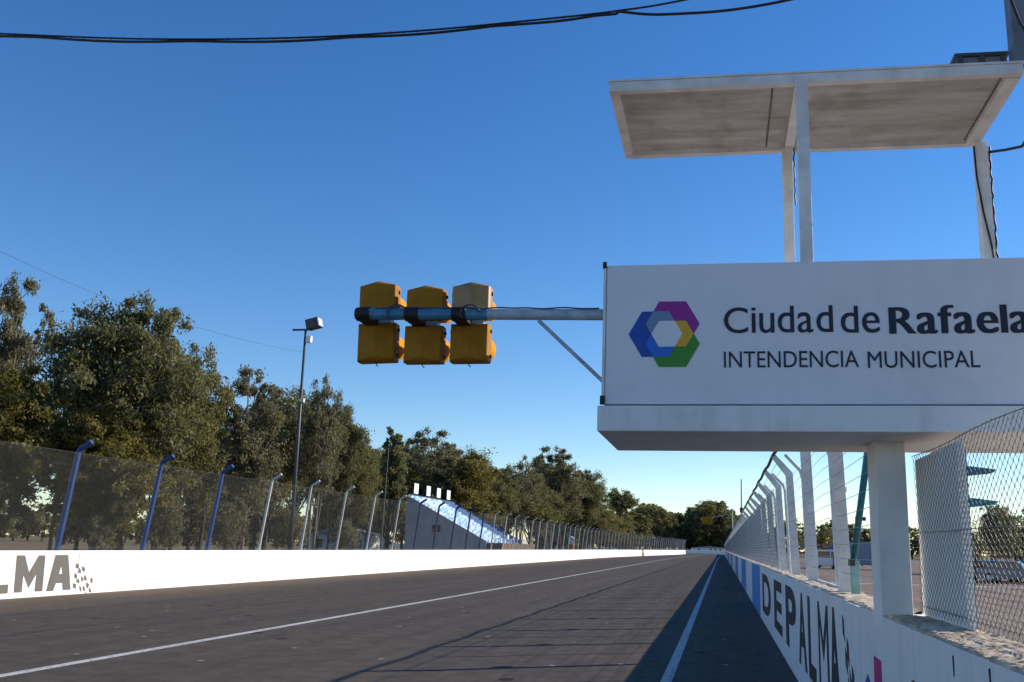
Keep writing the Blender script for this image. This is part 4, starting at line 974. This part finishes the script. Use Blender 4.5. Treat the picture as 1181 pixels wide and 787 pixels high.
o, a, b_ = vehicle('parked_car', 'dark car parked right of the white van in the paddock', 'car', X_of(973, 106), 106, R(15), 'car_dark', CAR, CARW, 1.75, (-1.35, 1.3), 0.32, 0.68); screen(o, ((-1.05, 0.95), (-0.45, 1.42)), 1.75); screen(o, ((1.55, 1.02), (0.75, 1.46)), 1.75)
o, a, b_ = vehicle('parked_truck', 'blue grey box truck showing beside the platform column', 'truck', X_of(1003, 104), 104, R(75), 'car_blue', TRK, TRKW, 2.3, (-2.2, 1.9), 0.45, 1.0); screen(o, ((-3.1, 1.5), (-2.75, 2.3)), 2.3)
for px, Y, rz, pt, lb in ((1121, 68, 80, 'car_dark', 'dark car parked behind the sheet edge, leftmost seen through the chain link'), (1146, 70, 20, 'car_blue', 'blue grey car seen through the chain link below the dark tree'),
                          (1166, 66, 65, 'car_grey', 'pale grey car seen through the chain link near the right edge'), (1190, 70, 30, 'car_dark', 'dark car at the right edge beyond the chain link')):
    o, a, b_ = vehicle('parked_car', lb, 'car', X_of(px, Y), Y, R(rz), pt, CAR, CARW, 1.75, (-1.35, 1.3), 0.32, 0.68); screen(o, ((-1.05, 0.95), (-0.45, 1.42)), 1.75); screen(o, ((1.55, 1.02), (0.75, 1.46)), 1.75)
def gazebo(x, y, s_, canvas, label):
    o = thing('gazebo', label, 'gazebo', (x, y, 0), R(12))
    for sx in (-1, 1):
        for sy in (-1, 1): MB().tube([(sx * s_, sy * s_, 0), (sx * s_, sy * s_, 2.3)], 0.03, 6).build('leg', M['post_white'], o)
    mb = MB(); q = s_ + 0.1
    mb.add([(-q, -q, 2.0), (q, -q, 2.0), (q, q, 2.0), (-q, q, 2.0), (-q, -q, 2.32), (q, -q, 2.32), (q, q, 2.32), (-q, q, 2.32), (0, 0, 3.2)],
           [(0, 1, 5, 4), (1, 2, 6, 5), (2, 3, 7, 6), (3, 0, 4, 7), (4, 5, 8), (5, 6, 8), (6, 7, 8), (7, 4, 8)])
    mb.build('canopy', M[canvas], o); return o
gazebo(X_of(973, 122), 122, 1.5, 'canvas_blue', 'blue canopy gazebo behind the dark parked car')
lk = thing('light_pole', 'dark light pole rising beyond the truck beside the platform column', 'lamp post', (X_of(994, 130), 130, 0))
MB().tube([(0, 0, 0), (0, 0, 6.4)], [0.11, 0.08], 8).build('pole', M['dark_steel'], lk); MB().box(-0.7, 0.7, -0.2, 0.2, 6.0, 6.5).build('lamp_head', M['dark_steel'], lk)
